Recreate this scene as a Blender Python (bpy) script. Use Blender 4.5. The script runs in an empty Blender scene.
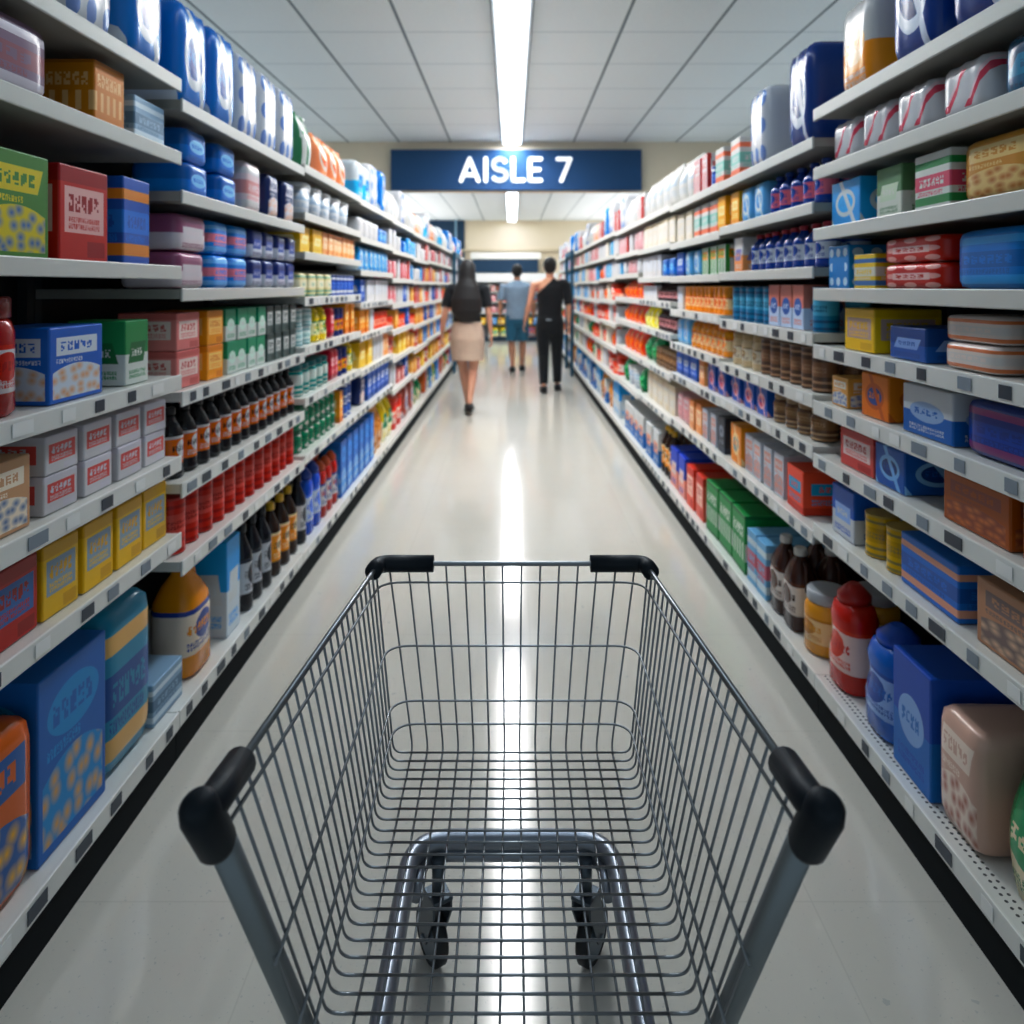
import bpy, bmesh, math, random
from mathutils import Vector, Matrix
R = random.Random(7)
PI = math.pi
COL = bpy.context.scene.collection
SC = bpy.context.scene
H = 1.4            # eye height

# ------------------------------------------------------------------ basics
def lin(h):
    h = h.lstrip('#')
    v = [int(h[i:i+2], 16)/255 for i in (0, 2, 4)]
    return tuple((c/12.92 if c <= .04045 else ((c+.055)/1.055)**2.4) for c in v) + (1,)

def link(name, data, parent=None):
    o = bpy.data.objects.new(name, data); COL.objects.link(o)
    if parent is not None: o.parent = parent
    return o

def finish(bm, name, mats, smooth=False):
    me = bpy.data.meshes.new(name)
    bm.normal_update()
    bm.to_mesh(me); bm.free()
    for m in (mats if isinstance(mats, (list, tuple)) else [mats]): me.materials.append(m)
    if smooth:
        for p in me.polygons: p.use_smooth = True
    return me

def obj(name, bm, mats, parent=None, smooth=False):
    return link(name, finish(bm, name, mats, smooth), parent)

def tag(o, label=None, cat=None, group=None, kind=None):
    if label: o['label'] = label
    if cat: o['category'] = cat
    if group: o['group'] = group
    if kind: o['kind'] = kind
    return o

def empty(name, loc):
    o = link(name, None); o.location = loc; o.empty_display_size = .1
    return o

def box(bm, x0, x1, y0, y1, z0, z1, bev=0, mi=0):
    x0, x1 = min(x0, x1), max(x0, x1); y0, y1 = min(y0, y1), max(y0, y1)
    vs = [bm.verts.new(p) for p in ((x0,y0,z0),(x1,y0,z0),(x1,y1,z0),(x0,y1,z0),(x0,y0,z1),(x1,y0,z1),(x1,y1,z1),(x0,y1,z1))]
    fs = [bm.faces.new([vs[i] for i in q]) for q in ((3,2,1,0),(4,5,6,7),(0,1,5,4),(1,2,6,5),(2,3,7,6),(3,0,4,7))]
    for f in fs: f.material_index = mi
    if bev:
        es = list({e for f in fs for e in f.edges})
        bmesh.ops.bevel(bm, geom=es, offset=bev, segments=2, affect='EDGES', profile=.5)
    return fs

def tube(bm, pts, r, seg=8, closed=False, caps=True):
    """round bar along a path; r a number or one radius per point"""
    pts = [Vector(p) for p in pts]; n = len(pts)
    rr = r if isinstance(r, (list, tuple)) else [r]*n
    rings = []; up = None
    for i, p in enumerate(pts):
        if closed: t = pts[(i+1) % n]-pts[i-1]
        else: t = pts[min(i+1, n-1)]-pts[max(i-1, 0)]
        t.normalize()
        if up is None:
            a = Vector((0,0,1)) if abs(t.z) < .9 else Vector((1,0,0))
            up = (a-t*a.dot(t)).normalized()
        else:
            up = (up-t*up.dot(t))
            up = up.normalized() if up.length > 1e-6 else Vector((1,0,0))
        s = t.cross(up)
        rings.append([bm.verts.new(p+(up*math.cos(2*PI*k/seg)+s*math.sin(2*PI*k/seg))*rr[i]) for k in range(seg)])
    m = n if closed else n-1
    for i in range(m):
        a, b = rings[i], rings[(i+1) % n]
        for k in range(seg):
            f = bm.faces.new((a[k], a[(k+1) % seg], b[(k+1) % seg], b[k])); f.smooth = True
    if not closed and caps:
        bm.faces.new(rings[0][::-1]); bm.faces.new(rings[-1])

def bend(pts, rad, seg=6):
    """round the corners of a polyline"""
    pts = [Vector(p) for p in pts]; out = [pts[0]]
    for i in range(1, len(pts)-1):
        a, b, c = pts[i-1], pts[i], pts[i+1]
        u = (a-b); w = (c-b); r = min(rad, u.length*.49, w.length*.49)
        p0 = b+u.normalized()*r; p2 = b+w.normalized()*r
        for k in range(seg+1):
            t = k/seg
            out.append(p0*(1-t)**2+b*2*t*(1-t)+p2*t*t)
    out.append(pts[-1]); return out

# ------------------------------------------------------------------ materials
MATS = {}
def mat(name, color, rough=.5, metal=0, spec=.5, emit=0, coat=0):
    if name in MATS: return MATS[name]
    m = bpy.data.materials.new(name); m.use_nodes = True
    b = m.node_tree.nodes['Principled BSDF']
    c = lin(color) if isinstance(color, str) else color
    b.inputs['Base Color'].default_value = c
    b.inputs['Roughness'].default_value = rough
    b.inputs['Metallic'].default_value = metal
    b.inputs['Specular IOR Level'].default_value = spec
    b.inputs['Coat Weight'].default_value = coat
    if emit:
        b.inputs['Emission Color'].default_value = c
        b.inputs['Emission Strength'].default_value = emit
    MATS[name] = m
    return m

class NB:
    """small node-graph helper"""
    def __init__(s, m):
        s.nt = m.node_tree; s.N = s.nt.nodes; s.L = s.nt.links
        s.b = s.N['Principled BSDF']
    def put(s, sock, v):
        if hasattr(v, 'is_output'): s.L.new(v, sock)
        else: sock.default_value = v
    def math(s, op, a, b=0., c=None):
        n = s.N.new('ShaderNodeMath'); n.operation = op
        s.put(n.inputs[0], a); s.put(n.inputs[1], b)
        if c is not None: s.put(n.inputs[2], c)
        return n.outputs[0]
    def mix(s, f, a, b):
        n = s.N.new('ShaderNodeMix'); n.data_type = 'RGBA'
        s.put(n.inputs[0], f); s.put(n.inputs[6], a); s.put(n.inputs[7], b)
        return n.outputs[2]
    def rng(s, x, a, b):
        """1 where a < x < b"""
        c = s.math('SUBTRACT', x, (a+b)/2); c = s.math('ABSOLUTE', c)
        return s.math('LESS_THAN', c, (b-a)/2)
    def vec(s, x, y, z=0.):
        n = s.N.new('ShaderNodeCombineXYZ')
        s.put(n.inputs[0], x); s.put(n.inputs[1], y); s.put(n.inputs[2], z)
        return n.outputs[0]
    def noise(s, v, scale, detail=2.):
        n = s.N.new('ShaderNodeTexNoise'); s.put(n.inputs['Vector'], v)
        n.inputs['Scale'].default_value = scale; n.inputs['Detail'].default_value = detail
        return n.outputs[0]

def pack_mat(name, base, layers, rough=.38, rep=1):
    m = bpy.data.materials.new(name); m.use_nodes = True
    g = NB(m)
    uv = g.N.new('ShaderNodeUVMap'); sp = g.N.new('ShaderNodeSeparateXYZ'); g.L.new(uv.outputs[0], sp.inputs[0])
    u, v = sp.outputs[0], sp.outputs[1]
    if rep > 1: u = g.math('FRACT', g.math('MULTIPLY', u, float(rep)))
    lin0 = globals()['lin']
    def lin(h):
        c = lin0(h); f = .6/min(c[:3]) if min(c[:3]) > .6 else 1.
        return tuple(q*f for q in c[:3])+(1,)
    col = lin(base)
    for L in layers:
        k = L[0]
        if k == 'band': msk = g.rng(v, L[1], L[2]); c = lin(L[3])
        elif k == 'rect': msk = g.math('MULTIPLY', g.rng(u, L[1], L[2]), g.rng(v, L[3], L[4])); c = lin(L[5])
        elif k == 'ell':
            a = g.math('DIVIDE', g.math('SUBTRACT', u, L[1]), L[3]); b = g.math('DIVIDE', g.math('SUBTRACT', v, L[2]), L[4])
            msk = g.math('LESS_THAN', g.math('ADD', g.math('MULTIPLY', a, a), g.math('MULTIPLY', b, b)), 1.); c = lin(L[5])
        elif k == 'txt':
            # rows of made-up marks: little block glyphs too small to read
            n = L[6]; nc = max(2, round((L[2]-L[1])*(L[7] if len(L) > 7 else 22.)))
            t = g.math('MULTIPLY', g.math('SUBTRACT', v, L[3]), n/(L[4]-L[3])); row = g.math('FLOOR', t); fr = g.math('FRACT', t)
            q = g.math('MULTIPLY', g.math('SUBTRACT', u, L[1]), nc*4/(L[2]-L[1])); qc = g.math('FLOOR', q)
            wn = g.N.new('ShaderNodeTexWhiteNoise'); wn.noise_dimensions = '3D'
            g.put(wn.inputs['Vector'], g.vec(qc, g.math('MULTIPLY_ADD', row, 7., g.math('FLOOR', g.math('MULTIPLY', fr, 6.))), float(len(name))))
            ink = g.math('MULTIPLY', g.math('GREATER_THAN', wn.outputs[0], .33), g.math('LESS_THAN', g.math('FRACT', g.math('DIVIDE', qc, 4.)), .7))
            msk = g.math('MULTIPLY', g.math('MULTIPLY', g.rng(u, L[1], L[2]), g.rng(v, L[3], L[4])), g.math('MULTIPLY', ink, g.math('LESS_THAN', fr, .8 if n > 1 else 1.1)))
            c = lin(L[5])
        elif k == 'skew':
            uu = g.math('ADD', g.math('SUBTRACT', u, L[1]), g.math('MULTIPLY', g.math('SUBTRACT', v, L[2]), -.35))
            msk = g.math('MULTIPLY', g.math('LESS_THAN', g.math('ABSOLUTE', uu), L[3]), g.rng(v, L[2]-L[4], L[2]+L[4])); c = lin(L[5])
        elif k == 'pic':
            vo = g.N.new('ShaderNodeTexVoronoi'); g.put(vo.inputs['Vector'], g.vec(g.math('MULTIPLY', u, 5.), g.math('MULTIPLY', v, 6.)))
            vo.inputs['Scale'].default_value = 1.3; vo.voronoi_dimensions = '2D'
            dd = g.math('MULTIPLY', vo.outputs['Distance'], 1.7)
            cc = g.mix(dd, lin(L[5]), lin(L[6]))
            uc = g.math('SUBTRACT', u, .5); top = g.math('MULTIPLY_ADD', g.math('MULTIPLY', uc, uc), -.5, L[4])
            msk = g.math('MULTIPLY', g.rng(u, L[1], L[2]), g.math('MULTIPLY', g.math('GREATER_THAN', v, L[3]), g.math('LESS_THAN', v, top))); c = cc
        elif k == 'diag':
            t = g.math('FRACT', g.math('MULTIPLY', g.math('ADD', u, g.math('MULTIPLY', v, L[2])), L[1]))
            msk = g.math('MULTIPLY', g.math('LESS_THAN', t, L[3]), g.rng(v, L[4], L[5])); c = lin(L[6])
        elif k == 'dots':
            a = g.math('SUBTRACT', g.math('FRACT', g.math('MULTIPLY', u, float(L[1]))), .5)
            b = g.math('SUBTRACT', g.math('FRACT', g.math('MULTIPLY', v, float(L[2]))), .5)
            msk = g.math('LESS_THAN', g.math('ADD', g.math('MULTIPLY', a, a), g.math('MULTIPLY', b, b)), L[3]); c = lin(L[4])
        elif k == 'vert':
            msk = g.math('MULTIPLY', g.math('LESS_THAN', g.math('FRACT', g.math('MULTIPLY', u, float(L[1]))), L[2]), g.rng(v, L[3], L[4])); c = lin(L[5])
        col = g.mix(msk, col, c)
    oi = g.N.new('ShaderNodeObjectInfo')
    hs = g.N.new('ShaderNodeHueSaturation')
    g.put(hs.inputs['Value'], g.math('MULTIPLY_ADD', oi.outputs['Random'], .14, 1.04))
    hs.inputs['Saturation'].default_value = 1.08
    g.put(hs.inputs['Color'], col)
    g.L.new(hs.outputs[0], g.b.inputs['Base Color'])
    g.b.inputs['Roughness'].default_value = rough
    return m

W_ = 'f2f1ee'
def design(d, c):
    a, b, e = c
    hsh = sum(int(q, 16) for q in c) % 3
    def emb(cu, cv, ru, rv, col): return ('ell', cu, cv, ru, rv, col) if hsh == 0 else ('skew', cu, cv, ru*.95, rv*.8, col) if hsh == 1 else ('rect', cu-ru, cu+ru, cv-rv*.8, cv+rv*.8, col)
    if d == 'logo':  return [('band', 0, .18, b), emb(.5, .6, .36, .17, e), ('txt', .28, .72, .54, .66, a, 1, 9.), ('txt', .15, .85, .24, .38, e, 2)]
    if d == 'panel': return [('band', .82, 1.01, b), ('rect', .1, .9, .3, .78, e), ('txt', .18, .82, .52, .7, b, 1, 8.), ('txt', .18, .82, .34, .48, a, 2), ('rect', .55, .92, .05, .22, b)]
    if d == 'bands': return [('band', .1, .24, b), ('band', .36, .62, e), ('txt', .15, .85, .42, .56, a, 1, 9.), ('band', .74, .86, b), ('txt', .1, .8, .26, .34, e, 1)]
    if d == 'photo': return [('pic', .06, .94, .06, .5, b, e), emb(.5, .74, .38, .15, e), ('txt', .2, .8, .68, .8, a, 1, 8.), ('txt', .12, .6, .52, .58, e, 1)]
    if d == 'label': return [('band', .2, .6, b), ('ell', .5, .42, .09, .12, e), ('txt', .36, .64, .38, .46, a, 1, 30.), ('band', .56, .6, e), ('txt', .36, .64, .24, .32, e, 2, 60.)]
    if d == 'stroke': return [('diag', 2.2, -.55, .3, .18, .82, b), ('diag', 2.2, -.55, .12, .3, .9, e), ('band', 0, .1, e)]
    if d == 'dots':  return [('dots', 3, 3, .09, b), ('rect', .2, .8, .36, .62, e), ('txt', .26, .74, .42, .56, a, 1, 9.)]
    if d == 'vert':  return [('vert', 3, .42, .0, 1.01, b), ('rect', .12, .88, .55, .85, e), ('txt', .18, .82, .62, .78, b, 1, 8.)]
    if d == 'two':   return [('band', .48, 1.01, b), emb(.5, .5, .34, .2, e), ('txt', .26, .74, .44, .56, a, 1, 8.), ('txt', .15, .85, .1, .24, b, 2)]
    if d == 'bars':  return [('band', .0, .06, b), ('vert', 5, .45, .22, .52, e), ('txt', .1, .9, .6, .8, e, 1, 7.), ('band', .94, 1.01, b)]
    if d == 'wrap':  return [('ell', .5, .5, .34, .3, b), ('ell', .5, .5, .26, .2, e), ('txt', .3, .7, .44, .58, a, 1, 9.), ('diag', 1.3, .5, .16, .0, 1., b)]
    if d == 'ribs':  return [('band', .04, .1, b), ('band', .2, .26, b), ('band', .36, .7, e), ('txt', .3, .7, .44, .6, b, 2, 30.), ('band', .8, .86, b)]
    return []

# ------------------------------------------------------------------ product shapes (front = -Y, base at z = 0)
def uv_front(bm, w, h, d, sides=True):
    L = bm.loops.layers.uv.verify()
    for f in bm.faces:
        n = f.normal
        for l in f.loops:
            p = l.vert.co
            if abs(n.z) > .8: l[L].uv = (p.x/w+.5, .9+.09*(p.y/d+.5))
            elif sides and abs(n.x) > abs(n.y): l[L].uv = (p.y/d+.5, p.z/h)
            else: l[L].uv = (p.x/w+.5, p.z/h)

def s_box(w, d, h):
    bm = bmesh.new(); box(bm, -w/2, w/2, -d/2, d/2, 0, h, min(.004, w*.03))
    bm.normal_update(); uv_front(bm, w, h, d); return bm, None

def s_soft(w, d, h, p=7., lobes=0):
    bm = bmesh.new()
    bmesh.ops.create_cube(bm, size=2.)
    bmesh.ops.subdivide_edges(bm, edges=bm.edges[:], cuts=7, use_grid_fill=True)
    for v in bm.verts:
        x, y, z = v.co
        s = (abs(x)**p+abs(y)**p+abs(z)**p)**(-1/p)
        x, y, z = x*s, y*s, z*s
        k = 1.
        if lobes: k = .94+.06*abs(math.cos(x*PI*lobes/2))
        v.co = (x*w/2, y*d/2*k, (z*(k if z > 0 else 1)+1)*h/2)
    for f in bm.faces: f.smooth = True
    bm.normal_update(); uv_front(bm, w, h, d, False); return bm, None

def s_bag(w, d, h):
    bm = bmesh.new()
    bmesh.ops.create_cube(bm, size=2.)
    bmesh.ops.subdivide_edges(bm, edges=bm.edges[:], cuts=7, use_grid_fill=True)
    for v in bm.verts:
        x, y, z = v.co
        t = (z+1)/2
        th = (1-abs(x)**3.2)**.6*(1-max(0, (t-.35)/.65)**2.2)
        th = max(th*(1-.25*(1-t)**4), .05 if t > .05 else .35)
        pinch = 1-.05*math.sin(t*PI)
        ruff = .006*math.sin(x*11) if t > .93 else 0
        v.co = (x*w/2*pinch, y*d/2*th+ruff, t*h)
    for f in bm.faces: f.smooth = True
    bm.normal_update(); uv_front(bm, w, h, d, False); return bm, None

def lathe(bm, prof, seg=20, sx=1., sy=1., pw=2., h=None, mi=0, z0=0.):
    L = bm.loops.layers.uv.verify()
    h = h or max(z for r, z in prof)
    rings = []
    for r, z in prof:
        ring = []
        for k in range(seg):
            a = 2*PI*k/seg-PI/2-PI          # k = seg/2 faces -Y
            c, s = math.cos(a), math.sin(a)
            q = (abs(c)**pw+abs(s)**pw)**(-1/pw)
            ring.append(bm.verts.new((c*q*r*sx, s*q*r*sy, z)))
        rings.append(ring)
    for i in range(len(prof)-1):
        for k in range(seg):
            k2 = (k+1) % seg
            f = bm.faces.new((rings[i][k], rings[i][k2], rings[i+1][k2], rings[i+1][k])); f.smooth = True; f.material_index = mi
            us = (k/seg, (k+1)/seg, (k+1)/seg, k/seg); vs = (prof[i][1], prof[i][1], prof[i+1][1], prof[i+1][1])
            for l, uu, vv in zip(f.loops, us, vs): l[L].uv = (uu, (vv-z0)/h)
    for ring, zz, fl in ((rings[0], prof[0][1], True), (rings[-1], prof[-1][1], False)):
        f = bm.faces.new(ring[::-1] if fl else ring); f.material_index = mi
        for l in f.loops: l[L].uv = (.02, min(.99, (zz-z0)/h))

def s_bottle(w, d, h):
    r = w/2; bm = bmesh.new()
    lathe(bm, [(r*.86, 0), (r, .02*h), (r, .1*h), (r*.97, .12*h), (r*.97, .55*h), (r, .58*h), (r*.92, .66*h), (r*.62, .76*h), (r*.36, .84*h), (r*.33, .9*h)], h=h)
    c = bmesh.new(); lathe(c, [(r*.4, .895*h), (r*.42, .9*h), (r*.42, .985*h), (r*.37, h)], 16)
    return bm, c

def s_squat(w, d, h):      # squeeze bottle with a domed cap
    r = w/2; bm = bmesh.new()
    lathe(bm, [(r*.85, 0), (r*.97, .03*h), (r, .3*h), (r*.86, .5*h), (r*.95, .68*h), (r*.8, .8*h), (r*.5, .84*h)], h=h, sy=d/w, pw=2.6)
    c = bmesh.new(); lathe(c, [(r*.62, .83*h), (r*.62, .9*h), (r*.34, .97*h), (r*.2, h)], 16)
    return bm, c

def s_can(w, d, h):
    r = w/2; bm = bmesh.new()
    lathe(bm, [(r*.93, 0), (r, .02*h), (r*.97, .05*h), (r*.97, .93*h), (r*.95, .95*h)], h=h)
    c = bmesh.new(); lathe(c, [(r*.94, .945*h), (r, .96*h), (r, .99*h), (r*.95, h), (r*.9, .98*h)], 20)
    return bm, c

def s_jar(w, d, h):
    r = w/2; bm = bmesh.new()
    lathe(bm, [(r*.88, 0), (r, .04*h), (r, .7*h), (r*.9, .79*h), (r*.8, .82*h)], h=h)
    c = bmesh.new(); lathe(c, [(r*.84, .815*h), (r*.9, .83*h), (r*.9, .98*h), (r*.84, h)], 20)
    return bm, c

def s_tub(w, d, h):
    r = w/2; bm = bmesh.new()
    lathe(bm, [(r*.8, 0), (r*.84, .02*h), (r*.95, .86*h)], h=h, sy=d/w, pw=3.2)
    c = bmesh.new(); lathe(c, [(r*.97, .862*h), (r, .88*h), (r, .97*h), (r*.95, h)], 20, sy=d/w, pw=3.2)
    return bm, c

def s_jug(w, d, h):
    r = w/2; bm = bmesh.new()
    lathe(bm, [(r*.86, 0), (r, .03*h), (r, .55*h), (r*.93, .66*h), (r*.66, .78*h), (r*.34, .87*h), (r*.31, .91*h)], h=h, sy=d/w, pw=4.)
    n0 = len(bm.verts)
    tube(bm, bend([(r*.5, 0, .84*h), (r*.98, 0, .82*h), (r*.98, 0, .52*h), (r*.8, 0, .5*h)], .05*h), r*.13, 8)
    c = bmesh.new(); lathe(c, [(r*.36, .905*h), (r*.38, .91*h), (r*.38, .985*h), (r*.33, h)], 16)
    return bm, c

SHAPES = {'cardboard_carton': s_box, 'wrapped_pack': lambda w, d, h: s_soft(w, d, h, 7., 3), 'soft_brick': lambda w, d, h: s_soft(w, d, h, 9.), 'pouch_bag': s_bag,
          'drink_bottle': s_bottle, 'squeeze_bottle': s_squat, 'food_can': s_can, 'glass_jar': s_jar, 'lidded_tub': s_tub, 'plastic_jug': s_jug}
CATS = {'cardboard_carton': 'box', 'wrapped_pack': 'paper pack', 'soft_brick': 'packet', 'pouch_bag': 'bag', 'drink_bottle': 'bottle', 'squeeze_bottle': 'squeeze bottle',
        'food_can': 'can', 'glass_jar': 'jar', 'lidded_tub': 'tub', 'plastic_jug': 'jug'}
PARTN = {'drink_bottle': 'cap', 'squeeze_bottle': 'cap', 'food_can': 'lid', 'glass_jar': 'lid', 'lidded_tub': 'lid', 'plastic_jug': 'cap'}
TYPES = {}
def T(key, kind, dims, dsg, cols, look, cap='e8e8e8', rep=1, rough=None):
    TYPES[key] = dict(kind=kind, dims=dims, dsg=dsg, cols=cols, look=look, cap=cap, rep=rep, rough=rough, made=None)

bx, wp, sb, pb, db, sq, fc, gj, lt, pj = 'cardboard_carton', 'wrapped_pack', 'soft_brick', 'pouch_bag', 'drink_bottle', 'squeeze_bottle', 'food_can', 'glass_jar', 'lidded_tub', 'plastic_jug'
# paper goods and packs
T('blue_roll', wp, (.2, .22, .34), 'wrap', ('0f78c8', 'e8eef6', '0a4c9a'), 'blue-and-white kitchen roll pack')
T('white_roll', wp, (.2, .22, .33), 'dots', ('eceef4', '7f97c8', 'd8dcec'), 'white blue-dotted tissue pack')
T('navy_roll', wp, (.2, .22, .36), 'wrap', ('103a86', 'dfe5f2', '16306a'), 'navy-and-white tissue pack')
T('tan_pack', wp, (.15, .2, .26), 'two', ('d8cfc4', 'c08a50', 'efeae2'), 'tan-and-white wrapped pack')
T('pinkstroke', wp, (.165, .24, .17), 'stroke', ('f0eef2', 'd4596c', 'efd8de'), 'white red-streaked tissue pack')
T('teal_pack', wp, (.26, .24, .2), 'two', ('0e6c96', '0b5378', '2b8db4'), 'dark teal wrapped pack')
T('orange_bag', wp, (.19, .2, .28), 'two', ('eda04a', 'f2f0ee', 'f0c489'), 'white pack, orange base')
T('green_bag', pb, (.19, .13, .28), 'diag' if False else 'vert', ('eef0ec', '3c7f58', 'dfe6df'), 'green-striped white bag')
T('coral_bag', pb, (.18, .13, .24), 'wrap', ('f0a078', 'fbe9de', 'e4744a'), 'orange-and-white bag')
T('cyan_pack', wp, (.2, .2, .27), 'two', ('4fb8ea', 'e7f2fa', '1274c0'), 'pale blue tissue pack')
T('white_bag', pb, (.19, .14, .26), 'logo', ('f1f0ec', 'e4e2dc', 'b9c4cf'), 'plain white bag')
T('mauve_bag', sb, (.34, .16, .17), 'bands', ('8a7086', 'e7dfe8', '9c6470'), 'shiny mauve-and-white packet')
T('amber_box', bx, (.13, .16, .165), 'bars', ('d58a38', 'b06a24', 'eec38a'), 'amber cardboard box')
T('slate_box', bx, (.17, .16, .12), 'bands', ('8ba7bd', 'c9d5de', '5d7c96'), 'slate-blue striped box')
T('greenyel', bx, (.2, .16, .22), 'photo', ('4f8a3c', '3b6fb4', 'd8c83e'), 'green, yellow and blue box')
T('redpink', bx, (.18, .16, .22), 'panel', ('c8403c', 'a82c30', 'e8bcb8'), 'red box with pink panel')
T('blueorange', bx, (.14, .16, .23), 'bands', ('1c5cb8', 'e0974c', '3f84d6'), 'blue box with orange bands')
T('redjar', gj, (.13, .13, .24), 'label', ('a82a28', 'e9e2e4', 'c43a34'), 'large red jar, white label', '8a2320')
T('bluetan', bx, (.2, .16, .17), 'photo', ('2a66bc', 'd4a77a', 'e4ebf5'), 'blue-and-tan picture box')
T('greenwhite', bx, (.12, .15, .17), 'two', ('edf2ec', '2c8a50', '1f6a3c'), 'green-topped white carton')
T('tanblue', bx, (.16, .18, .15), 'photo', ('c99f7a', '56739e', 'e8dccb'), 'tan-and-blue box')
T('whitered', bx, (.115, .2, .085), 'panel', ('ece9ec', 'd8d4dc', 'd6605c'), 'small white box, red panel')
T('yellowbox', bx, (.12, .2, .16), 'panel', ('e8bd22', 'd6a414', '8fa3b4'), 'yellow box with grey panel')
T('redblue', bx, (.14, .2, .16), 'panel', ('b8322c', '9a2522', '3d6aa6'), 'red box with blue panel')
T('bluebag', bx, (.24, .24, .4), 'photo', ('1766b4', 'd8a860', '2a8fc8'), 'large blue picture box')
T('orangebag2', sb, (.26, .2, .36), 'photo', ('c8642c', 'e0b03a', '1f5a9c'), 'large orange-and-yellow pack')
T('tealbag', sb, (.22, .22, .42), 'bands', ('0f86a8', 'd9b070', '1a4f92'), 'large teal-and-blue pack')
T('redbag2', sb, (.26, .2, .34), 'wrap', ('a04838', 'e8dfe4', '2e5c9c'), 'large rust-red pack')
T('orangejug', pj, (.17, .15, .36), 'label', ('e8962e', 'f4e3d0', '3b4f9a'), 'orange jug with pale label', 'f2ece4')
T('palecarton', bx, (.12, .14, .34), 'two', ('dfe8f0', '2c9fe0', 'eef4f8'), 'tall white-and-blue carton')
T('navytan', sb, (.13, .16, .19), 'photo', ('1f2f66', 'e0b088', 'e9e6ee'), 'navy packet with tan picture')
T('bluepk', sb, (.16, .18, .12), 'two', ('1d7fd6', '1668b8', '8cc4ee'), 'bright blue packet')
T('pinkwhite', sb, (.17, .17, .2), 'bands', ('ead6d8', 'f2eeee', 'd69a98'), 'pale pink-and-white packet')
T('mauvepk', sb, (.2, .18, .115), 'two', ('e4dade', '9a5a78', 'efe8ec'), 'mauve-and-white packet')
T('skypk', sb, (.14, .18, .115), 'bands', ('2f8fe0', '7cbcf0', 'e48ea0'), 'sky-blue packet, pink band')
T('navypk', sb, (.12, .18, .115), 'two', ('dfe2ee', '1c2f74', '3a58a8'), 'navy-and-white packet')
T('pinkbox', bx, (.15, .18, .115), 'panel', ('d98a86', 'c9706c', 'eed9d2'), 'salmon pink box')
T('orangebox', bx, (.12, .18, .115), 'panel', ('f0a52c', 'e08c1a', 'f6cf84'), 'orange-yellow box')
T('greencart', bx, (.09, .18, .115), 'two', ('e9f0ea', '16936a', 'cfe4da'), 'teal-green-and-white carton')
T('greycart', bx, (.08, .18, .115), 'panel', ('4c5f5c', '33443f', 'e7ebe8'), 'grey carton, white panel')
T('blackbot', db, (.078, .078, .24), 'label', ('17161a', 'd8743c', 'e8e4e4'), 'black bottle with orange label', '101012')
T('redcan', fc, (.09, .09, .2), 'ribs', ('cc3f36', 'a82c28', 'd8635a'), 'tall red ribbed can', 'b9302c')
T('blackbot2', db, (.085, .085, .33), 'label', ('1a1c24', 'c9ccd2', '2c3040'), 'black bottle, grey label', '15171c')
T('brownbot', db, (.09, .09, .31), 'label', ('33211a', 'e89a34', 'f2d8a8'), 'dark bottle, orange label, yellow cap', 'e6b422')
T('bluebot', sq, (.12, .09, .33), 'label', ('1c55c8', 'd9e2f2', '5a86e0'), 'bright blue squeeze bottle', '163fa0')
T('redbot', sq, (.1, .08, .3), 'label', ('b82e2a', 'e8e0e2', '2a4a8c'), 'red squeeze bottle, pale label', 'd2561e')
T('bluecarton', bx, (.14, .12, .33), 'photo', ('1f6fc6', 'd9e6f2', '3f9be2'), 'tall blue carton')
T('tanbag', pb, (.19, .14, .32), 'photo', ('d9a25c', 'e9d2b4', 'b87434'), 'tan paper bag')
T('yellowgreen', pb, (.2, .14, .34), 'two', ('e9e4c4', 'd9c23c', '2f8a62'), 'yellow-and-green bag')
T('redtub', lt, (.2, .16, .28), 'label', ('d43a2a', 'f0e2dc', 'e8704c'), 'red lidded tub', 'e24a2c')
T('greytub', lt, (.17, .15, .16), 'logo', ('d8dade', 'bcc3cc', '9fb0c2'), 'pale grey lidded tub', 'e9eaec')
T('yellowbx', bx, (.17, .16, .17), 'two', ('f2cf66', 'e9ba34', 'f7e6b0'), 'bright yellow box')
T('peachbx', bx, (.1, .15, .16), 'panel', ('f0b27a', 'e2945a', 'f8dcc0'), 'peach-orange box')
T('cyanpk', sb, (.14, .16, .17), 'wrap', ('2b9fe2', 'e2f0fa', '156ab8'), 'cyan-and-white packet')
T('stripemulti', sb, (.13, .16, .12), 'ribs', ('d9cf9c', '3f9e98', 'efe8cc'), 'beige teal-striped multipack')
T('bluecan2', fc, (.075, .075, .12), 'bands', ('25489c', 'e5e8f0', '5c86d0'), 'blue-and-white can', 'cfd4dc')
T('whitepk', sb, (.14, .16, .14), 'dots', ('e9e8ea', 'c6c8d0', 'd9dade'), 'white-grey packet')
T('tealcan', fc, (.095, .095, .12), 'ribs', ('eaf0ee', '1f8f96', 'dfeeea'), 'teal-striped white can', 'd5dadb')
T('yellowbot', sq, (.1, .08, .18), 'label', ('ecd23a', 'f6eec2', '3f8a4c'), 'yellow squeeze bottle', 'e9c81c')
T('redpk', sb, (.08, .14, .17), 'logo', ('d23a4a', 'a82838', 'f0c8cc'), 'crimson packet')
T('navycan', fc, (.08, .08, .16), 'label', ('1f3276', 'e3b23c', 'c23a34'), 'navy can with yellow band', '1f3276')
T('orangecn', bx, (.09, .14, .18), 'logo', ('ef9c28', 'd97c14', 'f8d9a0'), 'slim orange carton')
T('orangecan', fc, (.075, .075, .15), 'label', ('ee9a3a', 'f6d4a4', 'e2662a'), 'orange can', 'f1a94e')
T('tomcan', fc, (.1, .1, .12), 'label', ('df4a26', 'f0b8a0', 'b82c1c'), 'tomato-red can', 'd94a2c')
T('tealjar', gj, (.1, .1, .15), 'ribs', ('2a9a94', 'e9efe9', 'd9e4de'), 'teal jar, white bands', '167a80')
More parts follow.
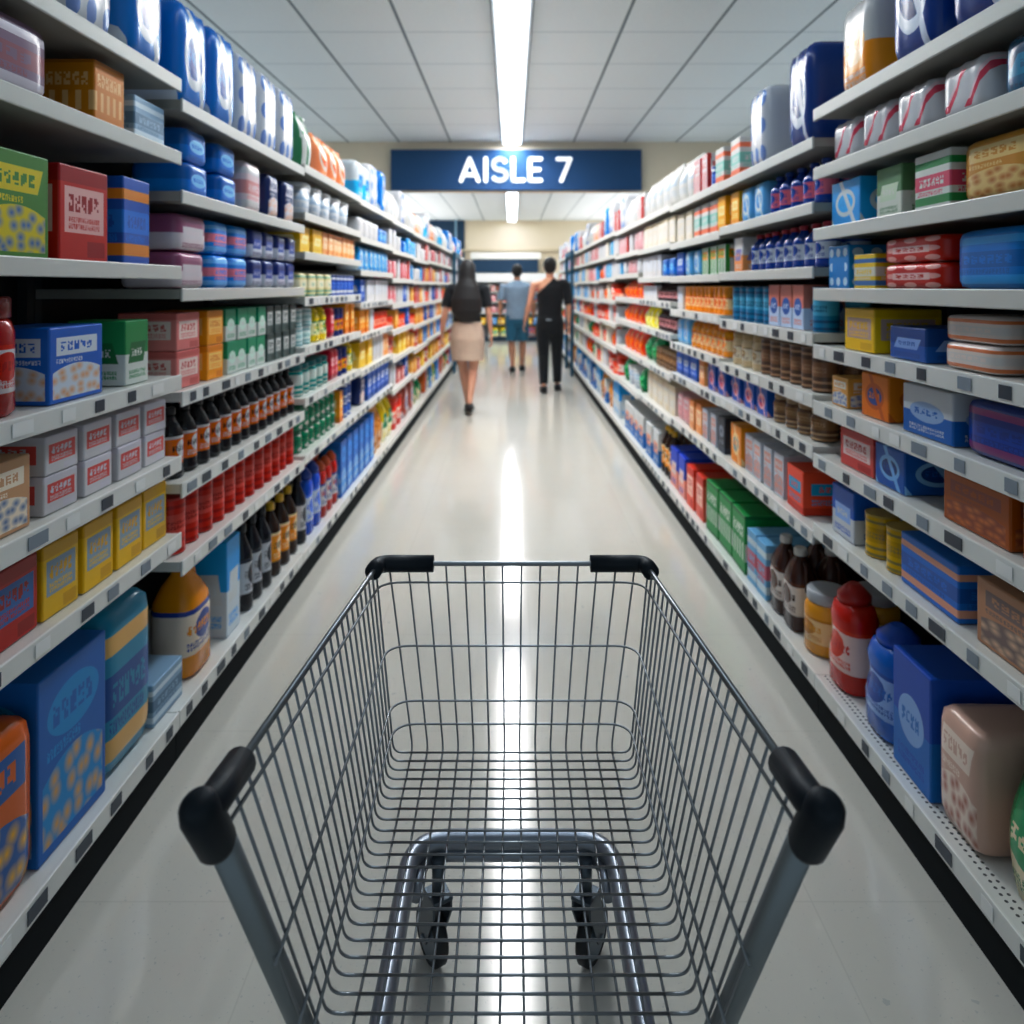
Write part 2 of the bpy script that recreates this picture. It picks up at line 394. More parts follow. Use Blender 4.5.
T('greenjar', gj, (.095, .095, .125), 'dots', ('1d8c62', 'e9efe9', '156c4c'), 'green spotted jar', '1a7a58')
T('bluebox', bx, (.15, .16, .19), 'logo', ('1f62c4', '174c9c', 'e1e9f4'), 'mid-blue box')
T('redwhite', bx, (.11, .16, .2), 'vert', ('e9e2e2', 'cf4a44', 'f4efee'), 'red-striped white box')
T('palebx', bx, (.12, .16, .18), 'panel', ('e9e6e4', 'd3d2d8', 'cfd6e2'), 'off-white box')
T('pinkpk', sb, (.12, .15, .16), 'vert', ('e6b9bc', 'd2787e', 'f4e9ea'), 'pink-striped packet')
# right-hand goods
T('cyanbox', bx, (.19, .18, .17), 'wrap', ('1f9fe0', 'e8f0f6', '3fb0ea'), 'flat cyan box')
T('sagecart', bx, (.13, .18, .17), 'two', ('e4e8dc', '5f8a5c', 'c9d6c0'), 'sage-green-and-white carton')
T('pinkgreen', bx, (.15, .18, .17), 'bands', ('eef0ea', '2f8a4c', 'd05a72'), 'white carton, pink and green bands')
T('tanbag2', sb, (.22, .18, .17), 'photo', ('d29a4c', 'c07438', 'e4c98c'), 'golden tan packet')
T('cyandot', bx, (.13, .17, .17), 'dots', ('1f8ed4', 'cfe6f6', '1f8ed4'), 'blue box with pale ovals')
T('yellowsm', bx, (.12, .17, .1), 'bands', ('e9cc4c', '4c7fb8', 'f2efe0'), 'small yellow box, blue stripe')
T('redmulti', sb, (.26, .2, .082), 'dots', ('c8362e', 'e8b0aa', 'e9c6c2'), 'red shrink-wrapped multipack', rep=1)
T('bluemulti', sb, (.22, .2, .165), 'bands', ('1a7ecb', '4fa6e2', '1568b2'), 'blue shrink-wrapped multipack')
T('yellow2', bx, (.17, .19, .135), 'panel', ('f0c81e', 'e0b40c', 'c4a8a0'), 'bright yellow carton')
T('bluelow', bx, (.17, .19, .085), 'two', ('2a5ca8', '1f4788', '8aa6d2'), 'low blue box')
T('orangewh', sb, (.19, .18, .068), 'bands', ('e9ddd6', 'd9865c', 'f0ece8'), 'white-and-orange packet')
T('yellowdish', lt, (.15, .12, .045), 'bands', ('d9c49a', 'e9d21c', 'f2ecd2'), 'shallow yellow-lidded tub', 'ecd60e')
T('bluetan2', bx, (.1, .15, .09), 'photo', ('d8a45c', '4d74b8', 'e8e4dc'), 'small tan-and-blue box')
T('orange3', bx, (.14, .19, .14), 'wrap', ('e2822e', 'c85e1c', '2f4f94'), 'orange box, blue emblem')
T('whblue3', bx, (.2, .19, .14), 'two', ('2f6cb8', 'e3e7ec', '9ab4d6'), 'white-topped blue box')
T('purplebag', sb, (.3, .17, .13), 'bands', ('223a8a', '8a3c78', '3050a8'), 'navy-and-purple packet')
T('pinkblue', sb, (.12, .16, .12), 'wrap', ('c98a9a', '6a80b8', 'efe2e6'), 'pink-and-blue packet')
T('redwh3', bx, (.19, .18, .115), 'panel', ('cf5a54', 'b8403c', 'efd9d6'), 'rose-red box')
T('blue3', bx, (.14, .18, .11), 'wrap', ('1c5fb4', '8fc0ea', '173f84'), 'dark blue box, pale ring')
T('brown3', bx, (.22, .18, .12), 'photo', ('a8582a', 'c47a4c', '8f4f3c'), 'orange-brown box')
T('coral3', bx, (.15, .2, .15), 'logo', ('e8604c', 'd04432', '2f9fc8'), 'coral-red box')
T('whiteblue3', bx, (.14, .2, .15), 'two', ('e8ecf4', '1f5fc0', '9ab8e6'), 'blue-and-white box')
T('yellowcan', fc, (.09, .09, .12), 'ribs', ('d9b030', '8f8050', 'c49a24'), 'yellow ribbed can', 'c8a850')
T('blue4', bx, (.24, .2, .13), 'bands', ('1e72cc', 'e0a890', '165ab0'), 'wide blue box')
T('tan4', bx, (.24, .2, .14), 'photo', ('b98a6c', 'd8b89c', '7f6a66'), 'wide tan box')
T('brownjug', pj, (.12, .1, .29), 'label', ('3c1f16', 'd9cfc8', '5a3224'), 'dark brown jug, pale label', 'd9d6d0')
T('amberjar', gj, (.15, .15, .21), 'label', ('e2a44a', 'f0cf9a', 'c8842c'), 'amber jar with grey lid', 'b9bcc0')
T('redjug', sq, (.16, .13, .32), 'label', ('c8281e', 'e9c8c0', 'd84a3a'), 'large red bottle, pale label', 'b82018')
T('bluejug', sq, (.18, .15, .3), 'label', ('1a66c0', '9ab8e4', '0f4ea8'), 'stout blue bottle', '0f52c0')
T('blue5', bx, (.17, .24, .3), 'two', ('1a70c0', '0f4fb4', '8fb0dc'), 'tall bright blue box')
T('beigered', sb, (.15, .22, .27), 'photo', ('c9a898', 'a8604c', 'e0d0c4'), 'beige-and-rust soft pack')
T('greenbag', pb, (.24, .2, .28), 'two', ('cfc4a4', '1a7a4a', '2f8f5c'), 'dark green bag')
T('greenbox', bx, (.19, .26, .255), 'bars', ('129044', '0c6e34', 'e8ede4'), 'green box, white lettering')
T('ltblue', bx, (.1, .24, .22), 'bands', ('7fb4d6', 'd9e6ee', 'c46a7c'), 'pale blue box, pink band')
T('navywhite', db, (.085, .085, .3), 'label', ('16408e', 'e6e8f0', '1d52ac'), 'navy bottle, white label', '16408e')
T('yellorange', bx, (.11, .16, .2), 'logo', ('f2b23a', 'e89a1c', 'f8dca0'), 'yellow-orange carton')
T('ltbluepk', sb, (.13, .16, .19), 'wrap', ('6fb4e2', 'eef4f8', '3f8fd0'), 'light blue packet')
T('navypink', db, (.078, .078, .185), 'label', ('173f94', 'd8788a', '1f4ca4'), 'navy bottle, pink band', '17408f')
T('whiteorange', bx, (.12, .16, .185), 'two', ('e8a26a', 'f2efee', '8a86b8'), 'white carton, orange base')
T('navyredcap', db, (.08, .08, .185), 'label', ('1c3f94', 'dfe3ec', '28509e'), 'navy bottle, red cap', 'b92a3a')
T('bluetealcan', fc, (.085, .085, .15), 'ribs', ('1f7fa8', '144f78', '58aac4'), 'teal-blue can', '1a5e84')
T('pinkbluebx', bx, (.1, .16, .16), 'two', ('c9d6ea', 'd98a7c', '3f6cb4'), 'pink-and-pale-blue box')
T('tanjar', gj, (.09, .09, .145), 'label', ('d9c4a0', 'efe6d4', '9a7f5c'), 'cream jar', 'bfa070')
T('brownribcan', fc, (.085, .085, .145), 'ribs', ('5c4436', 'b08a6c', '8a6248'), 'brown ribbed can', '8f7258')
T('bluepinkbx', bx, (.12, .16, .13), 'wrap', ('1d58b4', 'e8b4b8', 'd04a64'), 'royal blue box, pink emblem')
T('brownjar', gj, (.09, .09, .13), 'ribs', ('6a4a34', 'c4a078', '8f6a48'), 'brown banded jar', 'a8865c')
T('orange4', bx, (.15, .24, .17), 'wrap', ('ee9a3e', 'f4d4a0', '8fa0a8'), 'bright orange box, grey emblem')
T('greybx', bx, (.09, .24, .16), 'photo', ('c9ccd4', 'a8b0c0', 'd8a090'), 'grey-and-white box')
T('coralpk', bx, (.15, .26, .23), 'panel', ('e4705c', 'cf4a3c', 'f2d2c4'), 'coral box')
T('bluetop', bx, (.16, .3, .24), 'two', ('e9a898', '1a48c8', 'f2e0dc'), 'blue-topped pink box')
T('whitecoral', bx, (.13, .16, .18), 'bands', ('f0ece8', 'ee8a6a', '8fc4b8'), 'white box, coral bands')
T('greenleaf', bx, (.12, .16, .19), 'vert', ('eef0ea', '3f9a4a', 'e9a03a'), 'green-and-white box')
T('orangebot', sq, (.085, .07, .15), 'label', ('f0a030', 'f7dcae', 'd86a20'), 'orange squeeze bottle', 'ee8c1c')
T('darkbot', db, (.08, .08, .17), 'label', ('3a1f20', 'd8a8a8', '7f2f34'), 'maroon bottle, pink label', '2a1718')
T('darkbox', bx, (.1, .22, .17), 'logo', ('2a2f3c', '3c4456', '8a92a0'), 'dark grey box')
T('yellowbag', pb, (.16, .12, .19), 'wrap', ('f0e02c', 'f8f4b0', 'e2b81c'), 'vivid yellow bag')
T('redball', pb, (.2, .16, .2), 'wrap', ('e8401c', 'f08a3c', 'e0541c'), 'vivid red-orange bag')
T('greensack', pb, (.2, .16, .22), 'logo', ('128a4c', '0c6a3a', '5cc48a'), 'vivid green bag')
T('whitebx2', bx, (.2, .24, .24), 'two', ('2f74b8', 'eef0f0', 'e0a080'), 'white-topped blue carton')
T('cream', bx, (.15, .16, .19), 'panel', ('f2e9da', 'e0d2b8', 'f8f4ec'), 'cream box')
T('orangeamb', bx, (.16, .16, .16), 'logo', ('e8ae5a', 'd89238', 'f4d8a4'), 'amber-orange box')

MADE_MATS = {}
def build_type(key):
    t = TYPES[key]
    if t['made']: return t['made']
    w, d, h = t['dims']
    k = t['kind']
    rough = t['rough'] or {bx: .42, wp: .25, sb: .28, pb: .25, db: .16, sq: .2, fc: .3, gj: .2, lt: .3, pj: .25}[k]
    m = pack_mat('print '+t['look'], t['cols'][0], design(t['dsg'], t['cols']), rough, t['rep'])
    body, cap = SHAPES[k](w, d, h)
    cm = None
    both = None
    if cap is not None:
        cm = mat('cap '+t['cap'], t['cap'], .32)
        bm = body.copy()
        tmp = bpy.data.meshes.new('tmp'); cap.to_mesh(tmp)
        n0 = len(bm.faces); bm.from_mesh(tmp); bm.faces.ensure_lookup_table()
        for f in bm.faces[n0:]: f.material_index = 1
        both = finish(bm, key, [m, cm])
        cap_me = finish(cap, key+' '+PARTN[k], cm)
        body_me = finish(body, key, m)
    else:
        body_me = both = finish(body, key, m); cap_me = None
    t['made'] = (body_me, cap_me, both)
    return t['made']

ORD = 'first second third fourth fifth sixth seventh eighth ninth tenth eleventh twelfth thirteenth fourteenth fifteenth sixteenth seventeenth eighteenth nineteenth twentieth'.split()
ORD += ['twenty-'+o for o in ORD[:9]]+['thirtieth']+['thirty-'+o for o in ORD[:9]]
COUNT = {}
NPROD = {}
def put_product(key, side, x, y, z, sz, bay, shelf, near, pos='', where=None, rot=None):
    body, cap, both = build_type(key)
    t = TYPES[key]
    me = body if near else both
    o = link(t['kind'] if t['kind'] != bx or t['dims'][2] > 1.42*t['dims'][0] else 'cardboard_box', me)
    o.location = (x, y, z)
    if rot is None: rot = (PI/2 if side < 0 else -PI/2)
    o.rotation_euler = (0, 0, rot+R.uniform(-.03, .03))
    o.scale = (1, 1, sz)
    ck = (side, bay, shelf, t['look'], pos)
    COUNT.setdefault(ck, []).append(o)
    o['category'] = CATS[t['kind']]
    o['_k'] = 0
    kn = o.name.split('.')[0]; NPROD[kn] = NPROD.get(kn, 0)+1
    if near and cap is not None:
        c = link(PARTN[t['kind']], cap, o)
    return o

# ------------------------------------------------------------------ setting
def ceiling_mat():
    m = bpy.data.materials.new('ceiling tile'); m.use_nodes = True; g = NB(m)
    tc = g.N.new('ShaderNodeNewGeometry'); sp = g.N.new('ShaderNodeSeparateXYZ'); g.L.new(tc.outputs['Position'], sp.inputs[0])
    a = g.math('ABSOLUTE', sp.outputs[0])
    u = g.math('FRACT', g.math('DIVIDE', g.math('ADD', a, .61*2-.125), .61))
    v = g.math('FRACT', g.math('DIVIDE', g.math('ADD', sp.outputs[1], .02), .68))
    lu = g.math('LESS_THAN', g.math('ABSOLUTE', g.math('SUBTRACT', u, .5)), .484)
    lv = g.math('LESS_THAN', g.math('ABSOLUTE', g.math('SUBTRACT', v, .5)), .489)
    nz = g.noise(tc.outputs['Position'], 60., 3.)
    base = g.mix(g.math('MULTIPLY', nz, .5), lin('e4e8ea'), lin('f4f6f6'))
    c1 = g.mix(lv, lin('ccd2d5'), base)
    c2 = g.mix(lu, lin('868d91'), c1)
    g.L.new(c2, g.b.inputs['Base Color']); g.b.inputs['Roughness'].default_value = .85
    return m
def floor_mat():
    m = bpy.data.materials.new('polished vinyl floor'); m.use_nodes = True; g = NB(m)
    tc = g.N.new('ShaderNodeNewGeometry')
    n1 = g.noise(tc.outputs['Position'], 1.3, 4.); n2 = g.noise(tc.outputs['Position'], 110., 2.); n3 = g.noise(tc.outputs['Position'], 28., 3.)
    base = g.mix(g.math('MULTIPLY', n1, .8), lin('cdc9c0'), lin('d8d4cb'))
    spk = g.math('MULTIPLY', g.math('GREATER_THAN', n2, .69), .3)
    c = g.mix(spk, base, lin('8f9698'))
    c = g.mix(g.math('MULTIPLY', g.math('GREATER_THAN', n3, .72), .35), c, lin('9aa0a2'))
    sp = g.N.new('ShaderNodeSeparateXYZ'); g.L.new(tc.outputs['Position'], sp.inputs[0])
    u = g.math('FRACT', g.math('DIVIDE', g.math('ADD', sp.outputs[0], 10.3), .61)); v = g.math('FRACT', g.math('DIVIDE', g.math('ADD', sp.outputs[1], 10.), .61))
    jn = g.math('MULTIPLY', g.math('GREATER_THAN', u, .006), g.math('GREATER_THAN', v, .006))
    c = g.mix(g.math('SUBTRACT', 1., jn), c, lin('cac6bd'))
    g.L.new(c, g.b.inputs['Base Color'])
    g.put(g.b.inputs['Roughness'], g.math('MULTIPLY_ADD', n1, .05, .085))
    g.b.inputs['Specular IOR Level'].default_value = .5
    return m
def paint_mat(name, c, rough=.7):
    m = bpy.data.materials.new(name); m.use_nodes = True; g = NB(m)
    tc = g.N.new('ShaderNodeNewGeometry')
    nz = g.noise(tc.outputs['Position'], 3., 4.)
    L = lin(c); D = tuple(x*.93 for x in L[:3])+(1,)
    g.L.new(g.mix(nz, D, L), g.b.inputs['Base Color']); g.b.inputs['Roughness'].default_value = rough
    return m
CZ = 3.12; BACK = 18.4
cream = paint_mat('cream wall paint', 'e9dcc6'); white_paint = paint_mat('white paint', 'e6e6e2')
navy_paint = paint_mat('navy panel paint', '123e5c', .5)
def slab(name, x0, x1, y0, y1, z0, z1, m, kind='structure'):
    bm = bmesh.new(); box(bm, x0, x1, y0, y1, z0, z1)
    o = obj(name, bm, m); o['kind'] = kind; return o
slab('floor', -5.2, 5.2, -2.2, BACK+.2, -.1, 0, floor_mat())
slab('ceiling', -5.2, 5.2, -2.2, BACK+.2, CZ, CZ+.1, ceiling_mat())
slab('wall_back', -5.2, 5.2, BACK, BACK+.15, .0, CZ, cream)
slab('wall_left', -5.2, -5.05, -2.2, BACK, 0, CZ, cream)
slab('wall_right', 5.05, 5.2, -2.2, BACK, 0, CZ, cream)
slab('beam', -5.05, 5.05, 8.36, 8.5, 2.53, CZ-.001, cream)
slab('trim_1', -5.0, 5.0, BACK-.09, BACK-.001, 2.3, 2.36, paint_mat('cornice paint', 'd2c5ae'))
slab('trim_2', -2.75, -1.25, BACK-.06, BACK-.001, 0.001, CZ-.001, navy_paint)
slab('trim_3', -1.5, -1.44, BACK-.1, BACK-.061, .001, CZ-.002, mat('pale blue strip', '8fb0c4', .4))

# ------------------------------------------------------------------ shelving
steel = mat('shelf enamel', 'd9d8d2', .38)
steel_shaded = mat('shelf enamel with underside shade', 'a3a199', .45)  # darker copy of the enamel: underside shade put into the colour
lipm = mat('price rail plastic', 'e4e4e0', .3)
dark = mat('dark back panel', '15181b', .6)
upm = mat('upright steel', '3a3e42', .5, .3)
kickm = mat('black kick plate', '0d1418', .7, 0, .15)
deckm = mat('base deck enamel', 'dcdcd8', .35)
tagd = mat('dark price ticket', '39434f', .4); tagw = mat('white price ticket', 'f0f0ee', .5); tagb = mat('grey price ticket', '8d98a3', .45)
holem = mat('deck perforation', '2a2c2e', .8)
XS, XB = .97, .985
def perf_deck_mat():
    m = bpy.data.materials.new('perforated base deck'); m.use_nodes = True; g = NB(m)
    tc = g.N.new('ShaderNodeNewGeometry'); sp = g.N.new('ShaderNodeSeparateXYZ'); g.L.new(tc.outputs['Position'], sp.inputs[0])
    ax = g.math('ABSOLUTE', sp.outputs[0])
    r = .5
    a = g.math('SUBTRACT', g.math('FRACT', g.math('MULTIPLY', ax, 62.)), .5)
    b = g.math('SUBTRACT', g.math('FRACT', g.math('MULTIPLY', sp.outputs[1], 62.)), .5)
    d = g.math('LESS_THAN', g.math('ADD', g.math('MULTIPLY', a, a), g.math('MULTIPLY', b, b)), .05)
    msk = g.math('MULTIPLY', d, g.rng(ax, .998, 1.03))
    g.L.new(g.mix(msk, lin('dcdcd8'), lin('3a3c3e')), g.b.inputs['Base Color']); g.b.inputs['Roughness'].default_value = .35
    return m
pdeck = perf_deck_mat()
EDGE = {-1: [.84, 2.06, 3.28, 4.50, 5.72, 6.94, 8.16, 9.38, 10.6, 11.82, 13.04, 14.26],
        1: [.84, 2.26, 3.28, 4.30, 5.40, 6.60, 7.80, 9.00, 10.2, 11.4, 12.6, 13.8, 14.9]}
LEV = {-1: [[2.005, 1.79, 1.455, 1.137, .90, .674], [1.95, 1.68, 1.39, 1.085, .815, .585], [1.97, 1.745, 1.56, 1.345, 1.11, .87, .6],
            [1.96, 1.72, 1.5, 1.29, 1.08, .85, .6], [1.95, 1.7, 1.46, 1.25, 1.03, .8, .54], [1.94, 1.68, 1.45, 1.22, 1.0, .76, .5],
            [1.95, 1.7, 1.45, 1.22, 1.0, .78, .5]],
       1: [[1.965, 1.775, 1.58, 1.39, 1.21, 1.03, .86, .635], [1.88, 1.67, 1.46, 1.246, 1.046, .88, .605], [1.885, 1.655, 1.455, 1.26, 1.06, .875, .6],
           [1.9, 1.66, 1.56, 1.37, 1.12, .85, .58], [1.9, 1.68, 1.5, 1.3, 1.1, .85, .56], [1.92, 1.7, 1.48, 1.26, 1.04, .8, .54],
           [1.92, 1.7, 1.46, 1.24, 1.02, .8, .54]]}
def levels(side, b):
    L = LEV[side]; z = L[min(b, len(L)-1)]
    if side > 0 and b == 3: z = [1.9, 1.67, 1.46, 1.3, 1.1, .85, .58]
    return z
tag_mesh = {}
def ticket(w, h, m):
    k = (w, h, m.name)
    if k not in tag_mesh:
        bm = bmesh.new(); box(bm, -.0012, 0, -w/2, w/2, -h/2, h/2); tag_mesh[k] = finish(bm, 'price_ticket', m)
    return tag_mesh[k]
SIDE = {-1: 'left', 1: 'right'}
def bay(side, b):
    y0, y1 = EDGE[side][b]+.0015, EDGE[side][b+1]-.0015
    yc = (y0+y1)/2; w = y1-y0
    zs = levels(side, b)
    root = empty('shelving_unit', (side*1.2, yc, 0))
    n = len(EDGE[side])-1
    what = 'white gondola shelving with black kick plate'
    place = 'closest to the trolley' if b == 0 else ('at the far end' if b == n-1 else f'{ORD[b]} from the trolley')
    tag(root, f'{what}, {SIDE[side]} side of aisle, {place}', 'shelving unit', 'gondola shelving units lining the aisle')
    def B(name, x0, x1, ya, yb, z0, z1, m, parent=root, bev=0):
        bm = bmesh.new()
        ox, oy = side*1.2, yc
        box(bm, side*x0-ox, side*x1-ox, ya-oy, yb-oy, z0, z1, bev)
        return obj(name, bm, m, parent)
    B('back_panel', 1.435, 1.45, y0, y1, .0, zs[0]+.04, dark)
    for ya, yb in ((y0, y0+.03), (y1-.03, y1)): B('upright', 1.405, 1.434, ya, yb, 0, zs[0]+.03, upm)
    B('kick_plate', XB+.004, XB+.02, y0, y1, 0, .1, kickm)
    dk = B('base_deck', XB+.001, 1.404, y0, y1, .103, .145, pdeck if side > 0 and b == 0 else deckm)
    rl = B('price_rail', XB-.008, XB, y0, y1, .098, .148, lipm, dk, .002)
    near = b < 4
    def tickets(par, xf, zc, hh, lo):
        y = y0+.05+R.uniform(0, .05)
        while y < y1-.06:
            ww = R.choice((.035, .045, .06)); m = R.choice((tagd, tagd, tagb, tagw))
            t = link('price_ticket', ticket(ww, hh, m), par)
            t.location = (side*(xf-.0008)-side*1.2, y-yc, zc)
            if side < 0: t.location.x += .0012
            y += R.uniform(.09, .16)
    if near: tickets(dk, XB-.008, .123, .03, True)
    for i, z in enumerate(zs):
        s = B('shelf', XS+.009, 1.404, y0+.002, y1-.002, z-.028, z, steel if z < 1.38 else steel_shaded)
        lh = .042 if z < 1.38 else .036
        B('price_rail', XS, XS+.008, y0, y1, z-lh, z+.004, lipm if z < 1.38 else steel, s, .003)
        if near and z < 1.38: tickets(s, XS, z-lh/2+.002, .027, False)
    return root
for s in (-1, 1):
    for b in range(len(EDGE[s])-1): bay(s, b)

# ------------------------------------------------------------------ stocking the shelves
SHN = ['top shelf']+[o+' shelf down' for o in ORD[1:]]
def shelf_span(side, b, i):
    zs = levels(side, b)
    if i < len(zs):
        z = zs[i]; top = (zs[i-1]-.045) if i else z+.5; xf = 1.0
    else:
        z = .145; top = zs[-1]-.045; xf = 1.005
    return z, top, xf
CUR = {}
def bay_at(side, y):
    e = EDGE[side]
    for k in range(len(e)-1):
        if y < e[k+1]: return k
    return len(e)-2
def run(side, b, i, key, ya, yb, stack=1, rows=1):
    """fill a stretch of shelf with facings of one product, after whatever already stands there"""
    base = i == 'B' or i == len(levels(side, b))
    if base: i = len(levels(side, b))
    z, top, xf = shelf_span(side, b, i)
    zs = levels(side, b)
    t = TYPES[key]; w, d, h = t['dims']
    gap = top-z-.012
    if base: gap = min([levels(side, q)[-1] for q in {bay_at(side, ya), bay_at(side, yb)}])-.045-z-.012
    if i == 0: gap = .42
    sz = min(1., gap/(h*stack))
    ck = (side, 'B') if base else (side, b, i)
    lo = EDGE[side][0]+.01 if base else EDGE[side][b]+.012; hi = EDGE[side][-1]-.01 if base else EDGE[side][b+1]-.012
    ya = max(ya, lo, CUR.get(ck, 0)); yb = min(yb, hi)
    wj = w+.004+.03*d
    n = int((yb-ya+.001)/wj)
    if n < 1:
        if ya+wj > hi or yb-ya < wj*.35: return
        n = 1; yb = ya+wj
    CUR[ck] = yb
    step = (yb-ya)/n
    sh = 'bottom deck' if base else SHN[i]
    near = yb < 5.0
    for r in range(rows):
        x = side*(xf+d/2+.004+r*(d+.02))
        if abs(x)+d/2 > 1.4: break
        for k in range(n):
            y = ya+step*(k+.5)
            for q in range(stack):
                pos = '' if stack == 1 else ('lower' if q == 0 else 'upper' if q == stack-1 else 'middle')
                if r: pos = ('rear '+pos).strip()
                put_product(key, side, x+side*R.uniform(0, .006), y, z+.0015+q*(h*sz+.001), sz, bay_at(side, y), sh, near, pos)
def px(side, x): return 700./abs(x-512)*1.0

# rows: (shelf index, product, x0, x1[, stack[, rows]]) with x the direction seen along the aisle, turned into distance along the shelf
LEFT = {
0: [(0,'tan_pack',-140,60),(0,'white_roll',60,128),(0,'blue_roll',128,176), (1,'mauve_bag',-160,92),(1,'amber_box',92,132),(1,'slate_box',132,178),
    (2,'greenyel',-160,62),(2,'redpink',62,112),(2,'blueorange',110,165), (3,'redjar',-160,36),(3,'bluetan',36,118),(3,'greenwhite',118,160),
    (4,'tanblue',-160,44),(4,'whitered',44,180,2), (5,'redblue',-160,44),(5,'yellowbox',44,182),
    (6,'redbag2',-260,-60),(6,'orangebag2',-60,44),(6,'bluebag',44,106),(6,'tealbag',106,150),(6,'slate_box',150,178)],
1: [(0,'blue_roll',182,240),(0,'white_roll',240,298), (1,'bluepk',182,243,2),(1,'pinkwhite',243,268),(1,'navytan',266,300),
    (2,'mauvepk',176,212,2),(2,'skypk',212,252,2),(2,'navypk',252,298,2), (3,'pinkbox',176,206,2),(3,'orangebox',206,228,2),(3,'greencart',228,268,2),(3,'greycart',268,299,2),
    (4,'blackbot',178,300,1,2), (5,'redcan',178,302,1,2), (6,'orangejug',186,226),(6,'palecarton',226,248),(6,'blackbot2',250,278,1,2),(6,'brownbot',278,304,1,2)],
2: [(0,'green_bag',298,322),(0,'coral_bag',322,350),(0,'cyan_pack',350,362), (1,'greytub',304,352),(1,'cyanpk',352,363),
    (2,'yellowbx',300,324),(2,'peachbx',324,356),(2,'cyanpk',356,366), (3,'stripemulti',300,334),(3,'bluecan2',334,356,1,2),(3,'whitepk',356,366),
    (4,'tealcan',298,316,2),(4,'yellowbot',316,330),(4,'redpk',330,338),(4,'navycan',338,346),(4,'orangecn',346,358),(4,'palebx',358,366),
    (5,'tealjar',300,332,1,2),(5,'redpk',332,340),(5,'navycan',340,350),(5,'yellowbot',350,358),(5,'palebx',358,366),
    (6,'greenjar',300,338,2),(6,'orangecn',338,346),(6,'bluecan2',346,354,2),(6,'yellowbox',354,364),
    (7,'blackbot2',300,312,1,2),(7,'bluebot',312,326),(7,'redbot',326,342,1,2),(7,'bluecarton',342,366)],
3: [(0,'cyan_pack',358,372),(0,'white_roll',372,380),(0,'blue_roll',380,394), (1,'whitepk',360,380),(1,'bluepk',380,388),(1,'palebx',386,394),
    (2,'cyanpk',360,394), (3,'bluebox',360,368),(3,'palebx',368,394), (4,'orangecn',360,370),(4,'palebx',370,376),(4,'tomcan',376,394,1),
    (5,'yellowbx',360,374),(5,'palebx',374,384),(5,'peachbx',384,394), (6,'navytan',360,368),(6,'bluebox',368,394), (7,'bluecarton',360,376),(7,'tanbag',376,386),(7,'yellowgreen',386,396)],
4: [(7,'redtub',394,405),(7,'redbag2',405,416)], 5: [(7,'greenbag',416,424)],
}
RIGHT = {
0: [(0,'orange_bag',826,880),(0,'navy_roll',880,1300), (1,'pinkstroke',826,985),(1,'teal_pack',985,1300), (2,'cyanbox',822,866),(2,'sagecart',866,908),(2,'pinkgreen',908,955),(2,'tanbag2',955,1300),
    (3,'cyandot',818,850),(3,'yellowsm',850,876),(3,'redmulti',874,948,2),(3,'bluemulti',948,1300), (4,'palecarton',816,832),(4,'yellow2',834,884),(4,'bluelow',884,930),(4,'orangewh',930,1300,2),
    (5,'yellowdish',812,836),(5,'bluetan2',834,848),(5,'orange3',846,900),(5,'whblue3',900,952),(5,'purplebag',952,1300),
    (6,'pinkblue',808,842),(6,'redwh3',842,872),(6,'blue3',872,904),(6,'brown3',936,1300), (7,'coral3',808,826),(7,'whiteblue3',828,854),(7,'yellowcan',854,900,1,2),(7,'blue4',905,958),(7,'tan4',960,1300),
    (8,'amberjar',793,812,1,2),(8,'redjug',814,848),(8,'bluejug',850,886,),(8,'blue5',886,928),(8,'beigered',928,980),(8,'greenbag',980,1070),(8,'brown3',1090,1300)],
1: [(0,'whitecoral',728,742),(0,'white_roll',740,772),(0,'navy_roll',774,824), (1,'yellorange',728,738),(1,'ltbluepk',738,764),(1,'navypink',764,822,1,2), (2,'whiteorange',728,746),(2,'navyredcap',746,820,1,2),
    (3,'bluetealcan',728,766,1,2),(3,'pinkbluebx',766,804),(3,'bluetealcan',804,820,1,2), (4,'tanjar',728,756,1,2),(4,'brownribcan',756,818,1,2),
    (5,'bluepinkbx',728,768),(5,'brownjar',768,816,1,2), (6,'orange4',728,742),(6,'greybx',742,782),(6,'coral3',782,806),
    (7,'greenbox',704,744),(7,'ltblue',744,764),(7,'brownjug',764,790,1,2)],
2: [(0,'white_bag',672,692),(0,'redwhite',692,710),(0,'bluecan2',710,714),(0,'whitecoral',712,726), (1,'cream',674,692),(1,'whitecoral',692,716),(1,'yellorange',716,726),
    (2,'bluebox',674,682),(2,'ltbluepk',682,700),(2,'greenleaf',700,726), (3,'palebx',674,682),(3,'orangecan',682,726,1,2), (4,'ltbluepk',674,688),(4,'orangebot',688,726,1,2),
    (5,'bluebox',674,696),(5,'peachbx',696,706),(5,'bluepinkbx',706,726), (6,'pinkpk',674,688),(6,'peachbx',688,700),(6,'greybx',700,720),(6,'darkbox',716,727),
    (7,'bluetop',668,684),(7,'coralpk',684,702),(7,'greenbox',702,716)],
3: [(0,'white_bag',642,674), (1,'cream',642,674), (2,'palebx',642,660),(2,'bluepk',660,674,), (3,'darkbot',656,674,1,2),(3,'palebx',642,656), (4,'yellowbag',642,656),(4,'darkbot',656,674,1,2),
    (5,'greensack',642,654),(5,'brownjar',654,674,1,2), (6,'yellowbx',642,646),(6,'cream',646,674), (7,'whitebx2',644,658),(7,'brownbot',658,674,1,2)],
4: [(3,'redball',622,640),(4,'redball',622,640),(7,'whitebx2',624,642),(5,'redball',622,640)],
}
